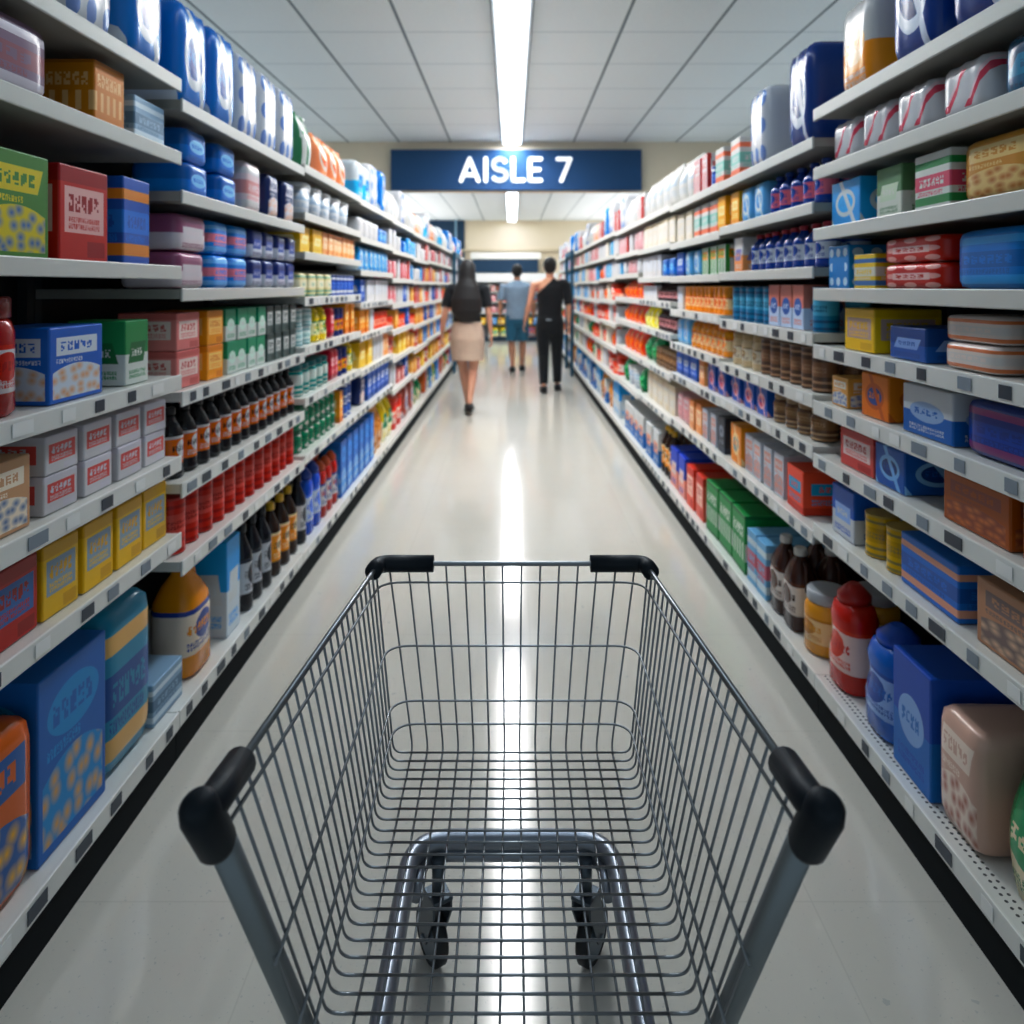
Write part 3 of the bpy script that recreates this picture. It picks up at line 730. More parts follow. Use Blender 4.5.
for side, spec in ((-1, LEFT), (1, RIGHT)):
    todo = []
    for b, rows in spec.items():
        for r in rows:
            i, key, xa, xb = r[:4]
            Y = sorted((px(side, xa), px(side, xb)))
            if i == len(levels(side, b)): i = 'B'
            todo.append((Y[0], b, i, key, Y, r[4] if len(r) > 4 else 1, r[5] if len(r) > 5 else 1))
    for y0, b, i, key, Y, st, rws in sorted(todo, key=lambda q: q[0]):
        if i == 'B': b = bay_at(side, (Y[0]+Y[1])/2)
        run(side, b, i, key, Y[0]+.002, Y[1]-.002, st, rws)
POOL = {-1: {'top': ['white_roll', 'cyan_pack', 'white_bag', 'coral_bag', 'white_bag', 'blue_roll'],
             'up': ['whitepk', 'cyanpk', 'palebx', 'pinkpk', 'redwhite', 'bluepk'],
             'mid': ['pinkpk', 'bluebox', 'palebx', 'tomcan', 'bluebox', 'orangeamb', 'redwhite', 'peachbx'],
             'low': ['bluebox', 'redtub', 'yellowbx', 'palebx', 'orangeamb', 'pinkbox', 'bluecarton'],
             'base': ['tanbag', 'redtub', 'greenbag', 'yellowgreen', 'orangebag2', 'bluecarton']},
        1: {'top': ['white_bag', 'white_roll', 'redwhite', 'blue_roll', 'white_bag', 'coral_bag'],
            'up': ['cream', 'pinkpk', 'palebx', 'ltbluepk', 'redwhite', 'whitepk'],
            'mid': ['redball', 'palebx', 'greytub', 'redtub', 'cream', 'tomcan', 'ltbluepk'],
            'low': ['palebx', 'yellowbag', 'greytub', 'redball', 'cream', 'greensack', 'tomcan'],
            'base': ['whitebx2', 'bluecarton', 'tanbag', 'bluebag', 'whitebx2', 'palecarton']}}
for side in (-1, 1):
    last = len(EDGE[side])-1
    for b in range(4, last):
        zs = levels(side, b)
        done = {r[0] for r in (LEFT if side < 0 else RIGHT).get(b, [])}
        for i in range(len(zs)+1):
            if i in done: continue
            pool = POOL[side]['top' if i == 0 else 'up' if i < 3 else 'mid' if i < 5 else 'low' if i < len(zs) else 'base']
            if side < 0 and b in (5, 6) and 2 <= i < len(zs): pool = pool+['orangeamb']*4
            if side > 0 and b in (5, 6) and 2 <= i < len(zs): pool = pool+['redball', 'tomcan', 'redtub']
            y = max(EDGE[side][b]+.012, CUR.get((side, 'B'), 0) if i == len(zs) else 0); prev = None
            while y < EDGE[side][b+1]-.12:
                k = R.choice([q for q in pool if q != prev]); prev = k
                w = TYPES[k]['dims'][0]
                n = R.choice((2, 3, 3)) if w < .14 else R.choice((1, 2, 2, 3))
                if b >= 8: n = max(2, n)
                y1 = min(y+n*(w+.008), EDGE[side][b+1]-.015)
                h = TYPES[k]['dims'][2]; z, top, xf = shelf_span(side, b, i)
                run(side, b, i, k, y, y1, 1)
                y = y1+R.uniform(.0, .02)

BAYN = lambda side, b: f'{ORD[b]} {SIDE[side]} bay'
for (side, b, sh, look, pos), os_ in COUNT.items():
    if side == 0: continue
    os_.sort(key=lambda o: (abs(o.location.x) > 1.3 and False, o.location.y))
    for k, o in enumerate(os_):
        lead = (pos+' ' if pos else '')+look
        if len(os_) > 1: lead = ORD[k]+' '+lead
        o['label'] = f'{lead} along {sh}, {BAYN(side, b)}'
        o['group'] = f'{look}s on {sh}, {BAYN(side, b)}'
        del o['_k']

# ------------------------------------------------------------------ hanging sign and lights
sign = empty('aisle_sign', (.05, 8.3, 2.775))
tag(sign, 'navy hanging board with white lettering AISLE 7 across the beam', 'sign')
bm = bmesh.new(); box(bm, -1.485, 1.485, -.02, .03, -.24, .24, .006)
sgm = mat('navy sign face', '0a4674', .55)
obj('board', bm, sgm, sign)
# letters as bold rounded strokes, in units of the cap height
def arc(cx, cy, rx, ry, a0, a1, n=14): return [(cx+rx*math.cos(math.radians(a0+(a1-a0)*k/n)), cy+ry*math.sin(math.radians(a0+(a1-a0)*k/n))) for k in range(n+1)]
GL = {'A': (.86, [[(.1, .08), (.43, .92), (.76, .08)], [(.24, .3), (.62, .3)]]),
      'I': (.24, [[(.12, .08), (.12, .92)]]),
      'S': (.68, [arc(.35, .7, .24, .215, 35, 270)+arc(.35, .285, .26, .2, 90, -145)]),
      'L': (.58, [[(.12, .92), (.12, .09), (.52, .09)]]),
      'E': (.62, [[(.54, .91), (.12, .91), (.12, .09), (.54, .09)], [(.12, .5), (.48, .5)]]),
      ' ': (.36, []),
      '7': (.64, [[(.08, .91), (.56, .91), (.22, .08)]])}
def stroke(bm, pts, wd, z0, z1):
    """flat bold stroke with round ends, standing proud of the board along -Y"""
    for (xa, ya), (xb, yb) in zip(pts, pts[1:]):
        d = Vector((xb-xa, yb-ya)); L = d.length; d.normalize(); nrm = Vector((-d.y, d.x))
        out = []
        a = math.atan2(d.y, d.x)
        for k in range(9): t = a-PI/2+PI*k/8; out.append((xb+math.cos(t)*wd/2, yb+math.sin(t)*wd/2))
        for k in range(9): t = a+PI/2+PI*k/8; out.append((xa+math.cos(t)*wd/2, ya+math.sin(t)*wd/2))
        f = [bm.verts.new((p[0], z0, p[1])) for p in out]; g = [bm.verts.new((p[0], z1, p[1])) for p in out]
        bm.faces.new(f); bm.faces.new(g[::-1])
        for k in range(len(f)): bm.faces.new((f[k], g[k], g[(k+1) % len(f)], f[(k+1) % len(f)]))
ch = .308; ltm = mat('glowing white lettering', 'f6f8fa', .5, emit=.25)  # letters get a faint glow of their own, no lamp in the sign
tw = sum(GL[c][0]+.065 for c in 'AISLE 7')*ch
cx = -tw/2
for c in 'AISLE 7':
    w, st = GL[c]
    if st:
        bm = bmesh.new()
        for q, s in enumerate(st): stroke(bm, [(cx+a*ch, -ch/2+z*ch) for a, z in s], .17*ch, -.0345-.0006*q, -.0205)
        bmesh.ops.recalc_face_normals(bm, faces=bm.faces[:])
        obj('letter', bm, ltm, sign)
    cx += (w+.065)*ch

glow = mat('led diffuser', 'eef6ff', .4, emit=7.)
housing = mat('white light housing', 'd8dcdf', .4)
def strip(y0, y1, lab):
    r = empty('ceiling_strip_light', (0, (y0+y1)/2, CZ)); L = (y1-y0)/2
    tag(r, lab, 'ceiling light')
    bm = bmesh.new(); box(bm, -.125, .125, -L, L, -.035, -.001, .004); obj('housing', bm, housing, r)
    bm = bmesh.new(); box(bm, -.1, .1, -L+.02, L-.02, -.046, -.0355, .003); obj('diffuser', bm, glow, r)
strip(2.5, 8.3, 'long white strip light running down the ceiling in front of the sign')
strip(8.75, 18.2, 'white strip light on the ceiling beyond the sign, towards the back wall')
def area(name, loc, sx, sy, power, col=(1, 1, 1), rot=(0, 0, 0)):
    l = bpy.data.lights.new(name, 'AREA'); l.shape = 'RECTANGLE'; l.size = sx; l.size_y = sy; l.energy = power; l.color = col
    o = bpy.data.objects.new(name, l); COL.objects.link(o); o.location = loc; o.rotation_euler = rot; return o
area('strip lamp near', (0, 6.0, CZ-.05), .22, 4.5, 78, (1, .985, .96))
area('added near fill', (0, 1.9, CZ-.05), .22, 2., 9, (.86, .94, 1))  # extra unseen lamp, added to lift the nearest goods
area('strip lamp far', (0, 13.2, CZ-.05), .22, 9, 88, (1, .985, .96))
for x in (-3.2, 3.2): area('added back fill', (x, 13., CZ-.03), .3, 9, 45, (.97, .98, 1))  # unseen pair added to brighten the far end of the store
for x in (-2.2, 2.2):  # unseen lamps aimed upward, added only to lighten the ceiling
    area('added ceiling fill', (x, 5.9, 2.2), 1.2, 5.6, 11, (.82, .93, 1), (PI, 0, 0))
    area('added ceiling fill', (x, 13.5, 2.2), 1.2, 9., 52, (.92, .97, 1), (PI, 0, 0))

# ------------------------------------------------------------------ end-of-aisle frames
fm = mat('teal enamel frame', '0d5470', .4)
for side, y in ((-1, 11.3), (1, 10.9)):
    pass
def end_frame(side, y):
    r = empty('divider_frame', (side*.955, y, 0))
    tag(r, f'teal upright frame standing at the shelf fronts, {SIDE[side]} side', 'shelf frame', 'teal shelf frames')
    s = side
    def B(name, xa, xb, ya, yb, za, zb):
        bm = bmesh.new(); box(bm, s*xa, s*xb, ya, yb, za, zb, .004); obj(name, bm, fm, r)
    B('post', -.045, .0, -.04, .04, 0, 1.86); B('post', -.045, .0, 1.0, 1.08, 0, 1.86); B('header', -.045, 0., -.04, 1.08, 1.862, 1.95)
end_frame(-1, 11.3); end_frame(1, 10.9)

# ------------------------------------------------------------------ shelving on the back wall
r = empty('wall_shelving', (-.16, BACK-.5, 0))
tag(r, 'low wide wall shelving with navy header board facing the aisle end', 'shelving unit')
def B(name, x0, x1, y0, y1, z0, z1, m, par=r, bev=.004):
    bm = bmesh.new(); box(bm, x0, x1, y0, y1, z0, z1, bev); return obj(name, bm, m, par)
B('back_panel', -1.3, 1.3, .32, .36, 0, 1.5, mat('white shelf back', 'd0d4d8', .5))
for x in (-1.3, -.44, .42, 1.26): B('upright', x, x+.04, -.1, .318, 0, 1.5, steel)
B('fascia', -1.32, 1.32, -.14, .36, 1.502, 1.72, mat('white fascia', 'f0f2f4', .4))
B('header_board', -.86, .83, .1, .16, 1.75, 2.08, navy_paint)
B('light_box', -.9, .9, .08, .3, 2.1, 2.26, mat('white light box', 'f4f4f0', .4))
WL = [.1, .42, .72, 1.0, 1.26]
for x0 in (-1.258, -.398, .462):
    for z in WL: B('shelf', x0, x0+.796, -.12, .316, z-.03, z, steel if z > .5 else navy_paint)
B('plinth', -1.3, 1.3, -.1, .3, 0, .066, mat('navy plinth', '0f3347', .5))
wk = [['orangebag2', 'greenbag', 'yellowgreen', 'tanbag'], ['bluecarton', 'yellowbx', 'greenwhite', 'cyanpk'], ['whitered', 'palebx', 'pinkpk', 'redwhite'], ['redpk', 'palebx', 'pinkpk', 'tomcan'], ['redwhite', 'brown3', 'redpk', 'peachbx']]
for i, z in enumerate(WL):
    for j, x0 in enumerate((-1.258, -.398, .462)):
        x = x0+.03
        while x < x0+.7:
            k = R.choice(wk[i]); w, d, h = TYPES[k]['dims']
            if x+w > x0+.78: break
            sz = min(1, ((WL+[1.47])[i+1]-z-.06)/h)
            o = put_product(k, 0, -.16+x+w/2, BACK-.5-.11+d/2+.01, z+.002, sz, j, i, False, rot=0)
            x += w+.03
WS = ['bottom', 'second-lowest', 'middle', 'fourth', 'top']; WB = ['left-hand', 'centre', 'right-hand']
for (side, j, i, look, pos), os_ in COUNT.items():
    if side != 0: continue
    os_.sort(key=lambda o: o.location.x)
    for k, o in enumerate(os_):
        o['label'] = (ORD[k]+' ' if len(os_) > 1 else '')+f'{look} on {WS[i]} shelf, {WB[j]} bay at back wall'
        o['group'] = f'{look}s on the back wall shelving'; del o['_k']

# ------------------------------------------------------------------ shopping trolley
chrome = mat('trolley wire', '94989c', .34, .85)
tubem = mat('trolley post', '8c9294', .42, .6)
chasm = mat('chassis tube', '8e949e', .34, .7)
capm = mat('black corner plastic', '0b1822', .5, 0, .3)
rubber = mat('black tyre', '14181c', .55); hubm = mat('grey wheel hub', '5d6a74', .4)
cart = empty('shopping_trolley', (0, 1.0, 0))
tag(cart, 'empty chrome wire shopping trolley with black corner caps on the aisle floor', 'shopping trolley')
def CB(): return bmesh.new()
def cobj(name, bm, m, par=cart):
    for v in bm.verts: v.co.y -= 1.0
    return obj(name, bm, m, par, True)
YF, YR, XF, XR, ZF, ZR = 1.382, .645, .263, .28, .852, .918     # rim corners
def rim(t): return Vector((XR+(XF-XR)*t, YR+(YF-YR)*t, ZR+(ZF-ZR)*t))   # right side, t = 0 rear .. 1 front
FYF, FYR, FX, FZ = 1.362, .80, .205, .506
bm = CB()
rp = [(-XR, YR, ZR), (-XF, YF, ZF), (XF, YF, ZF), (XR, YR, ZR)]
tube(bm, bend(rp, .05), .0048, 10); cobj('top_rim', bm, chrome)
def side_pt(s, t, q):
    """point on the side panel: t along (0 rear, 1 front), q 0 at the rim .. 1 at the floor"""
    a = rim(t); b = Vector((FX+.022, FYR+(FYF-FYR)*t, FZ))
    p = a.lerp(b, q); p.x *= s; return p
N = 23
for s in (-1, 1):
    bm = CB()
    for i in range(N):
        t = (i+.5)/(N+.35)
        tube(bm, bend([side_pt(s, t, 0), side_pt(s, t, 1), Vector((s*(FX-.012), FYR+(FYF-FYR)*t, FZ))], .045, 5), .0019, 6)
    cobj('side_grille', bm, chrome)
bm = CB()
NL = 14
for i in range(N):
    t = (i+.5)/(N+.35); y = FYR+(FYF-FYR)*t
    tube(bm, [(-FX+.012, y, FZ), (FX-.012, y, FZ)], .0019, 6)
xs = [-FX+.012+(2*FX-.024)*i/(NL-1) for i in range(NL)]
for x in xs: tube(bm, [(x, FYR-.02, FZ-.0036), (x, FYF-.04, FZ-.0036)], .0019, 6)
cobj('floor_grille', bm, chrome)
bm = CB()
for x in xs:
    xt = x*(XF-.02)/(FX-.012)
    tube(bm, bend([(x, FYF-.04, FZ-.0036), (x, FYF-.002, FZ-.0036), (xt, YF, ZF)], .04, 5), .0019, 6)
cobj('front_grille', bm, chrome)
for q, fr in ((.1, .006), (.45, .004), (.75, .002), (.876, 0)):
    bm = CB()
    pl = []
    a0 = side_pt(-1, 0.0, q*.9); a1 = side_pt(-1, 1.0, q)
    zf = ZF+(FZ-ZF)*q; yf = YF+(FYF-YF)*q-.004
    a1.y = yf; a1.z = zf
    zr = {.1: .885, .45: .69, .75: .588, .876: .545}[q]
    # height at the rear end: follow the rim near the top, level near the floor
    tt = (ZR-zr)/(ZR-FZ); a0 = side_pt(-1, 0.0, tt)
    pts = [a0+Vector((.003, 0, 0)), a1+Vector((.003, 0, 0)), Vector((-a1.x-.003, a1.y, a1.z)), Vector((-a0.x-.003, a0.y, a0.z))]
    tube(bm, bend(pts, .045), .0021, 6); cobj('cross_wire', bm, chrome)
# corner caps
def capbar(pts, rw, name):
    bm = CB(); tube(bm, bend(pts, .05, 8), rw, 14)
    bmesh.ops.bevel(bm, geom=[e for e in bm.edges if len(e.link_faces) == 2 and e.calc_face_angle(0) > 1.2], offset=.004, segments=2, affect='EDGES')
    return cobj(name, bm, capm)
for s in (-1, 1):
    f = Vector((s*XF, YF, ZF)); d = (rim(0)-rim(1)).normalized(); d.x *= s
    capbar([f+Vector((-s*.108, 0, 0)), f, f+d*.05], .016, 'corner_cap')
    k = Vector((s*XR, YR, ZR)); pd = Vector((-s*.085, .46, -1.)).normalized()
    bm = CB()
    ko = Vector((s*.005, -.004, 0))
    tube(bm, bend([k-d*.072, k-d*.012, k+ko], .02, 8), .0165, 16)
    tube(bm, [k+ko-pd*.019, k+ko-pd*.012, k+ko+pd*.0, k+ko*.7+pd*.05, k+ko*.6+pd*.058], [.011, .0165, .0188, .018, .0145], 18)
    cp = cobj('corner_cap', bm, capm)
    bm = CB(); tube(bm, [k+pd*.0605, k+pd*.3, k+pd*.52], .0155, 16)
    e = k+pd*.78
    bm2 = CB(); tube(bm2, bend([k+pd*.0585, k+pd*.5, Vector((s*.212, 1.02, .25))], .06), .0132, 16)
    bm.free(); cobj('rear_post', bm2, tubem)
bm = CB()
tube(bm, bend([(-.235, .52, .2), (-.204, .9, .25), (-.206, 1.455, .25), (.206, 1.455, .25), (.204, .9, .25), (.235, .52, .2)], .085, 10), .0185, 16)
cobj('chassis_frame', bm, chasm)
bm = CB(); tube(bm, bend([(-.185, 1.35, .222), (-.185, 1.452, .222), (.185, 1.452, .222), (.185, 1.35, .222)], .09, 8), .0135, 12)
cobj('caster_bridge', bm, chasm)
def caster(x, y, turn):
    c = empty('caster', (x, y-1.0, 0)); c.parent = cart; c.rotation_euler = (0, 0, turn)
    bm = bmesh.new()
    tube(bm, [(0, -.03, .232), (0, -.03, .155)], .013, 14)
    for q in (-1, 1):
        o = [(-.05, .16), (-.01, .165), (.02, .07), (.008, .045), (-.012, .05), (-.05, .13)]
        f0 = [bm.verts.new((q*.0175, a, z)) for a, z in o]; f1 = [bm.verts.new((q*.0215, a, z)) for a, z in o]
        bm.faces.new(f0); bm.faces.new(f1[::-1])
        for k in range(6): bm.faces.new((f0[k], f1[k], f1[(k+1) % 6], f0[(k+1) % 6]))
    box(bm, -.0215, .0215, -.055, -.005, .155, .163, .002)
    bmesh.ops.recalc_face_normals(bm, faces=bm.faces[:])
    obj('fork', bm, mat('caster fork', '4d565e', .35, .6), c)
    bm = bmesh.new(); P = [(-.014, .042), (-.014, .05), (-.009, .056), (.009, .056), (.014, .05), (.014, .042)]
    rings = [[bm.verts.new((a, math.cos(2*PI*k/28)*q, .0562+math.sin(2*PI*k/28)*q)) for k in range(28)] for a, q in P]
    for i in range(len(P)):
        A, Bq = rings[i], rings[(i+1) % len(P)]
        for k in range(28): bm.faces.new((A[k], A[(k+1) % 28], Bq[(k+1) % 28], Bq[k]))
    bmesh.ops.recalc_face_normals(bm, faces=bm.faces[:])
    wheel = empty('wheel', (0, 0, 0)); wheel.parent = c
    obj('tyre', bm, rubber, wheel, True)
    bm = bmesh.new(); tube(bm, [(-.0135, 0, .0562), (.0135, 0, .0562)], .0415, 24); tube(bm, [(-.025, 0, .0562), (.025, 0, .0562)], .007, 12)
    obj('hub', bm, hubm, wheel)
    return c
caster(-.166, 1.455, .55); caster(.166, 1.455, -.55); caster(-.235, .5, 0); caster(.235, .5, 0)

# ------------------------------------------------------------------ people
def loft(bm, secs, seg=16, round0=True, round1=True):
    """secs: (x, y, z, rx, ry) along a limb; rings square to the path; closed volume"""
    P = [Vector(s[:3]) for s in secs]; n = len(P); rings = []
    def ring(c, t, rx, ry):
        ax = Vector((1, 0, 0)); ax = ax-t*ax.dot(t)
        if ax.length < .2: ax = Vector((0, 1, 0)); ax = ax-t*ax.dot(t)
        ax.normalize(); ay = t.cross(ax)
        return [bm.verts.new(c+ax*rx*math.cos(2*PI*k/seg)+ay*ry*math.sin(2*PI*k/seg)) for k in range(seg)]
    T = []
    for i in range(n): T.append((P[min(i+1, n-1)]-P[max(i-1, 0)]).normalized())
    if round0:
        rx, ry = secs[0][3:]; q = min(rx, ry)
        for a in (80, 55, 30): rings.append(ring(P[0]-T[0]*q*math.sin(math.radians(a)), T[0], rx*math.cos(math.radians(a)), ry*math.cos(math.radians(a))))
    for i in range(n): rings.append(ring(P[i], T[i], *secs[i][3:]))
    if round1:
        rx, ry = secs[-1][3:]; q = min(rx, ry)
        for a in (30, 55, 80): rings.append(ring(P[-1]+T[-1]*q*math.sin(math.radians(a)), T[-1], rx*math.cos(math.radians(a)), ry*math.cos(math.radians(a))))
    for A, B2 in zip(rings, rings[1:]):
        for k in range(seg): bm.faces.new((A[k], A[(k+1) % seg], B2[(k+1) % seg], B2[k]))
    bm.faces.new(rings[0][::-1]); bm.faces.new(rings[-1])

def ball(bm, c, rx, ry, rz):
    m = Matrix.Translation(c) @ Matrix.Diagonal((rx, ry, rz, 1))
    bmesh.ops.create_uvsphere(bm, u_segments=20, v_segments=14, radius=1, matrix=m)

def fuse(name, bm, m, parent, voxel=.006, smooth=6, cut=None):
    """one continuous skin out of the overlapping volumes"""
    bmesh.ops.recalc_face_normals(bm, faces=bm.faces[:])
    o = obj(name, bm, m, parent)
    a = o.modifiers.new('r', 'REMESH'); a.mode = 'VOXEL'; a.voxel_size = voxel
    b = o.modifiers.new('s', 'SMOOTH'); b.factor = .5; b.iterations = smooth
    dg = bpy.context.evaluated_depsgraph_get(); dg.update()
    me = bpy.data.meshes.new_from_object(o.evaluated_get(dg))
    o.modifiers.clear(); old = o.data; o.data = me; me.name = name; bpy.data.meshes.remove(old)
    if cut:
        b2 = bmesh.new(); b2.from_mesh(me)
        for co, no in cut: bmesh.ops.bisect_plane(b2, geom=b2.verts[:]+b2.edges[:]+b2.faces[:], plane_co=co, plane_no=no, clear_outer=True)
        b2.to_mesh(me); b2.free()
    me.materials.clear(); me.materials.append(m)
    for p in me.polygons: p.use_smooth = True
    return o

def hand(bm, wrist, d, s, palm_in):
    """palm, four bent fingers and a thumb; d = direction down the forearm, palm faces the thigh"""
    d = Vector(d).normalized(); w = Vector(wrist)
    fwd = Vector((0, 1, 0)); fwd = (fwd-d*fwd.dot(d)).normalized()          # thumb side
    inn = Vector((-s, 0, 0)); inn = (inn-d*inn.dot(d)-fwd*inn.dot(fwd)).normalized()
    for k in range(4):
        o = w+d*.03+fwd*(-.03+.02*k); e = w+d*.085+fwd*(-.032+.0213*k)
        loft(bm, [(*o, .013, .011), (*e, .0125, .0105)], 10)
        L = (.062, .074, .08, .072)[k]
        p = e; q = p+(d*.9+inn*.18).normalized()*L*.5; z = q+(d*.75+inn*.55).normalized()*L*.35; z2 = z+(d*.5+inn*.8).normalized()*L*.25
        loft(bm, [(*p, .0092, .0092), (*q, .0084, .0084), (*z, .0076, .0076), (*z2, .0066, .0066)], 10)
    o = w+d*.028+fwd*.028; a = o+(fwd*.75+d*.7+inn*.25).normalized()*.035; b = a+(fwd*.3+d*.9+inn*.3).normalized()*.03; c = b+(d*.95+inn*.35).normalized()*.022
    loft(bm, [(*o, .0125, .0125), (*a, .0105, .0105), (*b, .0092, .0092), (*c, .0078, .0078)], 10)

def foot(bm, ankle, dirv, L=.24, w=.042, lift=0.):
    a = Vector(ankle); d = Vector((dirv[0], dirv[1], 0)).normalized()
    h = a.z
    heel = a-d*.045; toe = heel+d*L
    loft(bm, [(heel.x, heel.y, h-.048, w*.8, .03), ((a+d*.04).x, (a+d*.04).y, h-.042, w*.9, .034), ((heel+d*L*.66).x, (heel+d*L*.66).y, h-.058, w*1.06, .022), (toe.x, toe.y, h-.066-.0, w*.75, .013)], 14)

def head(bm, c, hh, fy=1.):
    """skull with jaw, nose and ears; the face looks along +Y"""
    c = Vector(c)
    ball(bm, c+Vector((0, -.008, hh*.09)), hh*.335, hh*.40, hh*.40)
    ball(bm, c+Vector((0, hh*.1, -hh*.17)), hh*.26, hh*.27, hh*.31)
    loft(bm, [(c.x, c.y+hh*.36, c.z+hh*.06, .009, .009), (c.x, c.y+hh*.43, c.z-hh*.08, .014, .012)], 10)
    for s in (-1, 1): ball(bm, c+Vector((s*hh*.335, -.002, -.005)), .011, .022, .032)

def face_parts(par, c, hh):
    c = Vector(c)
    for s in (-1, 1):
        bm = bmesh.new(); ball(bm, c+Vector((s*hh*.145, hh*.345, hh*.02)), .013, .009, .01); obj('eye', bm, mat('eye white', 'e9e6e0', .2), par, True)
    bm = bmesh.new(); loft(bm, [(c.x-.022, c.y+hh*.325, c.z-hh*.26, .004, .005), (c.x, c.y+hh*.352, c.z-hh*.258, .006, .007), (c.x+.022, c.y+hh*.325, c.z-hh*.26, .004, .005)], 8); obj('mouth', bm, mat('lips', 'a4605a', .4), par, True)

def build_person(name, loc, label, P):
    root = empty('person', loc); tag(root, label, 'person')
    root.rotation_euler = (0, 0, P.get('rz', 0))
    Hh = P['h']; k = Hh/1.75; sw = P['sw']; hw = P['hw']
    J = {}
    J['neck'] = Vector((0, .0, 1.47*k)); J['head'] = Vector((0, .015, 1.645*k+P.get('hz', 0)))
    skin = mat(P['skin'][0], P['skin'][1], .5)
    bm = bmesh.new()
    loft(bm, [(0, 0, .86*k, hw*.86, .105*k), (0, 0, .95*k, hw, .118*k), (0, 0, 1.06*k, hw*.8, .1*k), (0, 0, 1.15*k, hw*.78, .098*k), (0, .0, 1.28*k, sw*.78, .112*k), (0, -.005, 1.38*k, sw*.84, .1*k), (0, -.008, 1.44*k, sw*.55, .072*k)], 24)
    loft(bm, [(0, -.01, 1.4*k, .066*k, .06*k), (0, 0, 1.5*k, .052*k, .054*k), (0, .01, 1.57*k, .05*k, .055*k)], 16)
    hh = .228*k
    head(bm, J['head'], hh)
    for s, A in ((-1, P['armL']), (1, P['armR'])):
        sh, el, wr = [Vector(q) for q in A]
        loft(bm, [(s*sw*.55, -.008, 1.425*k, .05*k, .052*k), (*sh, .052*k, .054*k), (*sh.lerp(el, .35), .046*k, .048*k), (*el, .036*k, .037*k), (*el.lerp(wr, .3), .038*k, .038*k), (*wr, .024*k, .027*k)], 14)
        hand(bm, wr, wr-el, s, 1)
        J['arm%d' % s] = (sh, el, wr)
    for s, A in ((-1, P['legL']), (1, P['legR'])):
        hp, kn, an, fd = Vector(A[0]), Vector(A[1]), Vector(A[2]), A[3]
        T = P.get('thigh', .085)*k
        loft(bm, [(*hp, T, T*1.05), (*hp.lerp(kn, .35), T*.9, T*.95), (*kn, .053*k, .056*k), (*kn.lerp(an, .3), .052*k, .057*k), (*kn.lerp(an, .75), .036*k, .038*k), (*an, .031*k, .035*k)], 18)
        foot(bm, an, fd, .235*k, .038*k)
        J['leg%d' % s] = (hp, kn, an, fd)
    fuse('body', bm, skin, root, .006, 5)
    face_parts(root, J['head'], hh)
    J['hh'] = hh; J['k'] = k
    return root, J

def shoes(root, J, m, L=.26, w=.044, heel=False):
    k = J['k']
    for s in (-1, 1):
        hp, kn, an, fd = J['leg%d' % s]
        bm = bmesh.new(); a = Vector(an); d = Vector((fd[0], fd[1], 0)).normalized()
        heel_ = a-d*.055; z0 = an.z-.08*k+.003
        loft(bm, [(heel_.x, heel_.y, z0+.04, w*.9*k, .037), ((a+d*.03).x, (a+d*.03).y, z0+.044, w*k, .042), ((heel_+d*L*.62*k).x, (heel_+d*L*.62*k).y, z0+.032, w*1.16*k, .031), ((heel_+d*L*k).x, (heel_+d*L*k).y, z0+.022, w*.85*k, .02)], 16)
        sh = fuse('shoe', bm, m, root, .006, 4, cut=[((0, 0, z0), (0, 0, -1))])
        bm = bmesh.new()
        pts = [(heel_-d*.03, .034), (a+d*.04, .04), (heel_+d*L*.62*k, .048), (heel_+d*(L*k+.014), .03)]
        left, right = [], []
        nrm = Vector((-d.y, d.x, 0))
        o = [p+nrm*q for p, q in pts]+[p-nrm*q for p, q in pts[::-1]]
        f0 = [bm.verts.new((p.x, p.y, z0-.002)) for p in o]; f1 = [bm.verts.new((p.x, p.y, z0+.012)) for p in o]
        bm.faces.new(f0); bm.faces.new(f1[::-1])
        for q in range(len(o)): bm.faces.new((f0[q], f1[q], f1[(q+1) % len(o)], f0[(q+1) % len(o)]))
        bmesh.ops.recalc_face_normals(bm, faces=bm.faces[:])
        obj('sole', bm, mat('dark shoe sole', '17181a', .6), sh)

cloth_n = {}
def cloth(name, c, rough=.85):
    m = bpy.data.materials.new(name); m.use_nodes = True; g = NB(m)
    tc = g.N.new('ShaderNodeTexCoord'); nz = g.noise(tc.outputs['Object'], 14., 4.)
    L = lin(c); D = tuple(x*.8 for x in L[:3])+(1,)
    g.L.new(g.mix(nz, D, L), g.b.inputs['Base Color']); g.b.inputs['Roughness'].default_value = rough
    g.b.inputs['Sheen Weight'].default_value = .15
    bmp = g.N.new('ShaderNodeBump'); bmp.inputs['Strength'].default_value = .35; bmp.inputs['Distance'].default_value = .01
    g.L.new(nz, bmp.inputs['Height']); g.L.new(bmp.outputs[0], g.b.inputs['Normal'])
    return m

# woman with long dark hair
wk_ = 1.66/1.75
W, J = build_person('woman', (-.5, 7.84, 0), 'person with long dark hair, black top and beige skirt walking away', dict(
    h=1.66, sw=.185, hw=.168, thigh=.088, skin=('fair skin', 'd8a68c'),
    armL=((-.195, -.005, 1.36), (-.245, -.03, 1.1), (-.285, .05, .88)), armR=((.195, -.005, 1.36), (.24, -.04, 1.1), (.265, .0, .87)),
    legL=((-.085, 0, .84), (-.05, .09, .45), (-.0, .1, .078), (.05, 1)), legR=((.085, 0, .84), (.06, .02, .45), (.035, -.22, .12), (.02, 1))))
bm = bmesh.new(); kk = J['k']
loft(bm, [(0, 0, .92, .18, .13), (0, 0, 1.0, .158, .118), (0, 0, 1.1, .152, .115), (0, 0, 1.21, .165, .128), (0, -.004, 1.31, .175, .118), (0, -.006, 1.38, .12, .085), (0, -.006, 1.41, .075, .065)], 24, False, False)
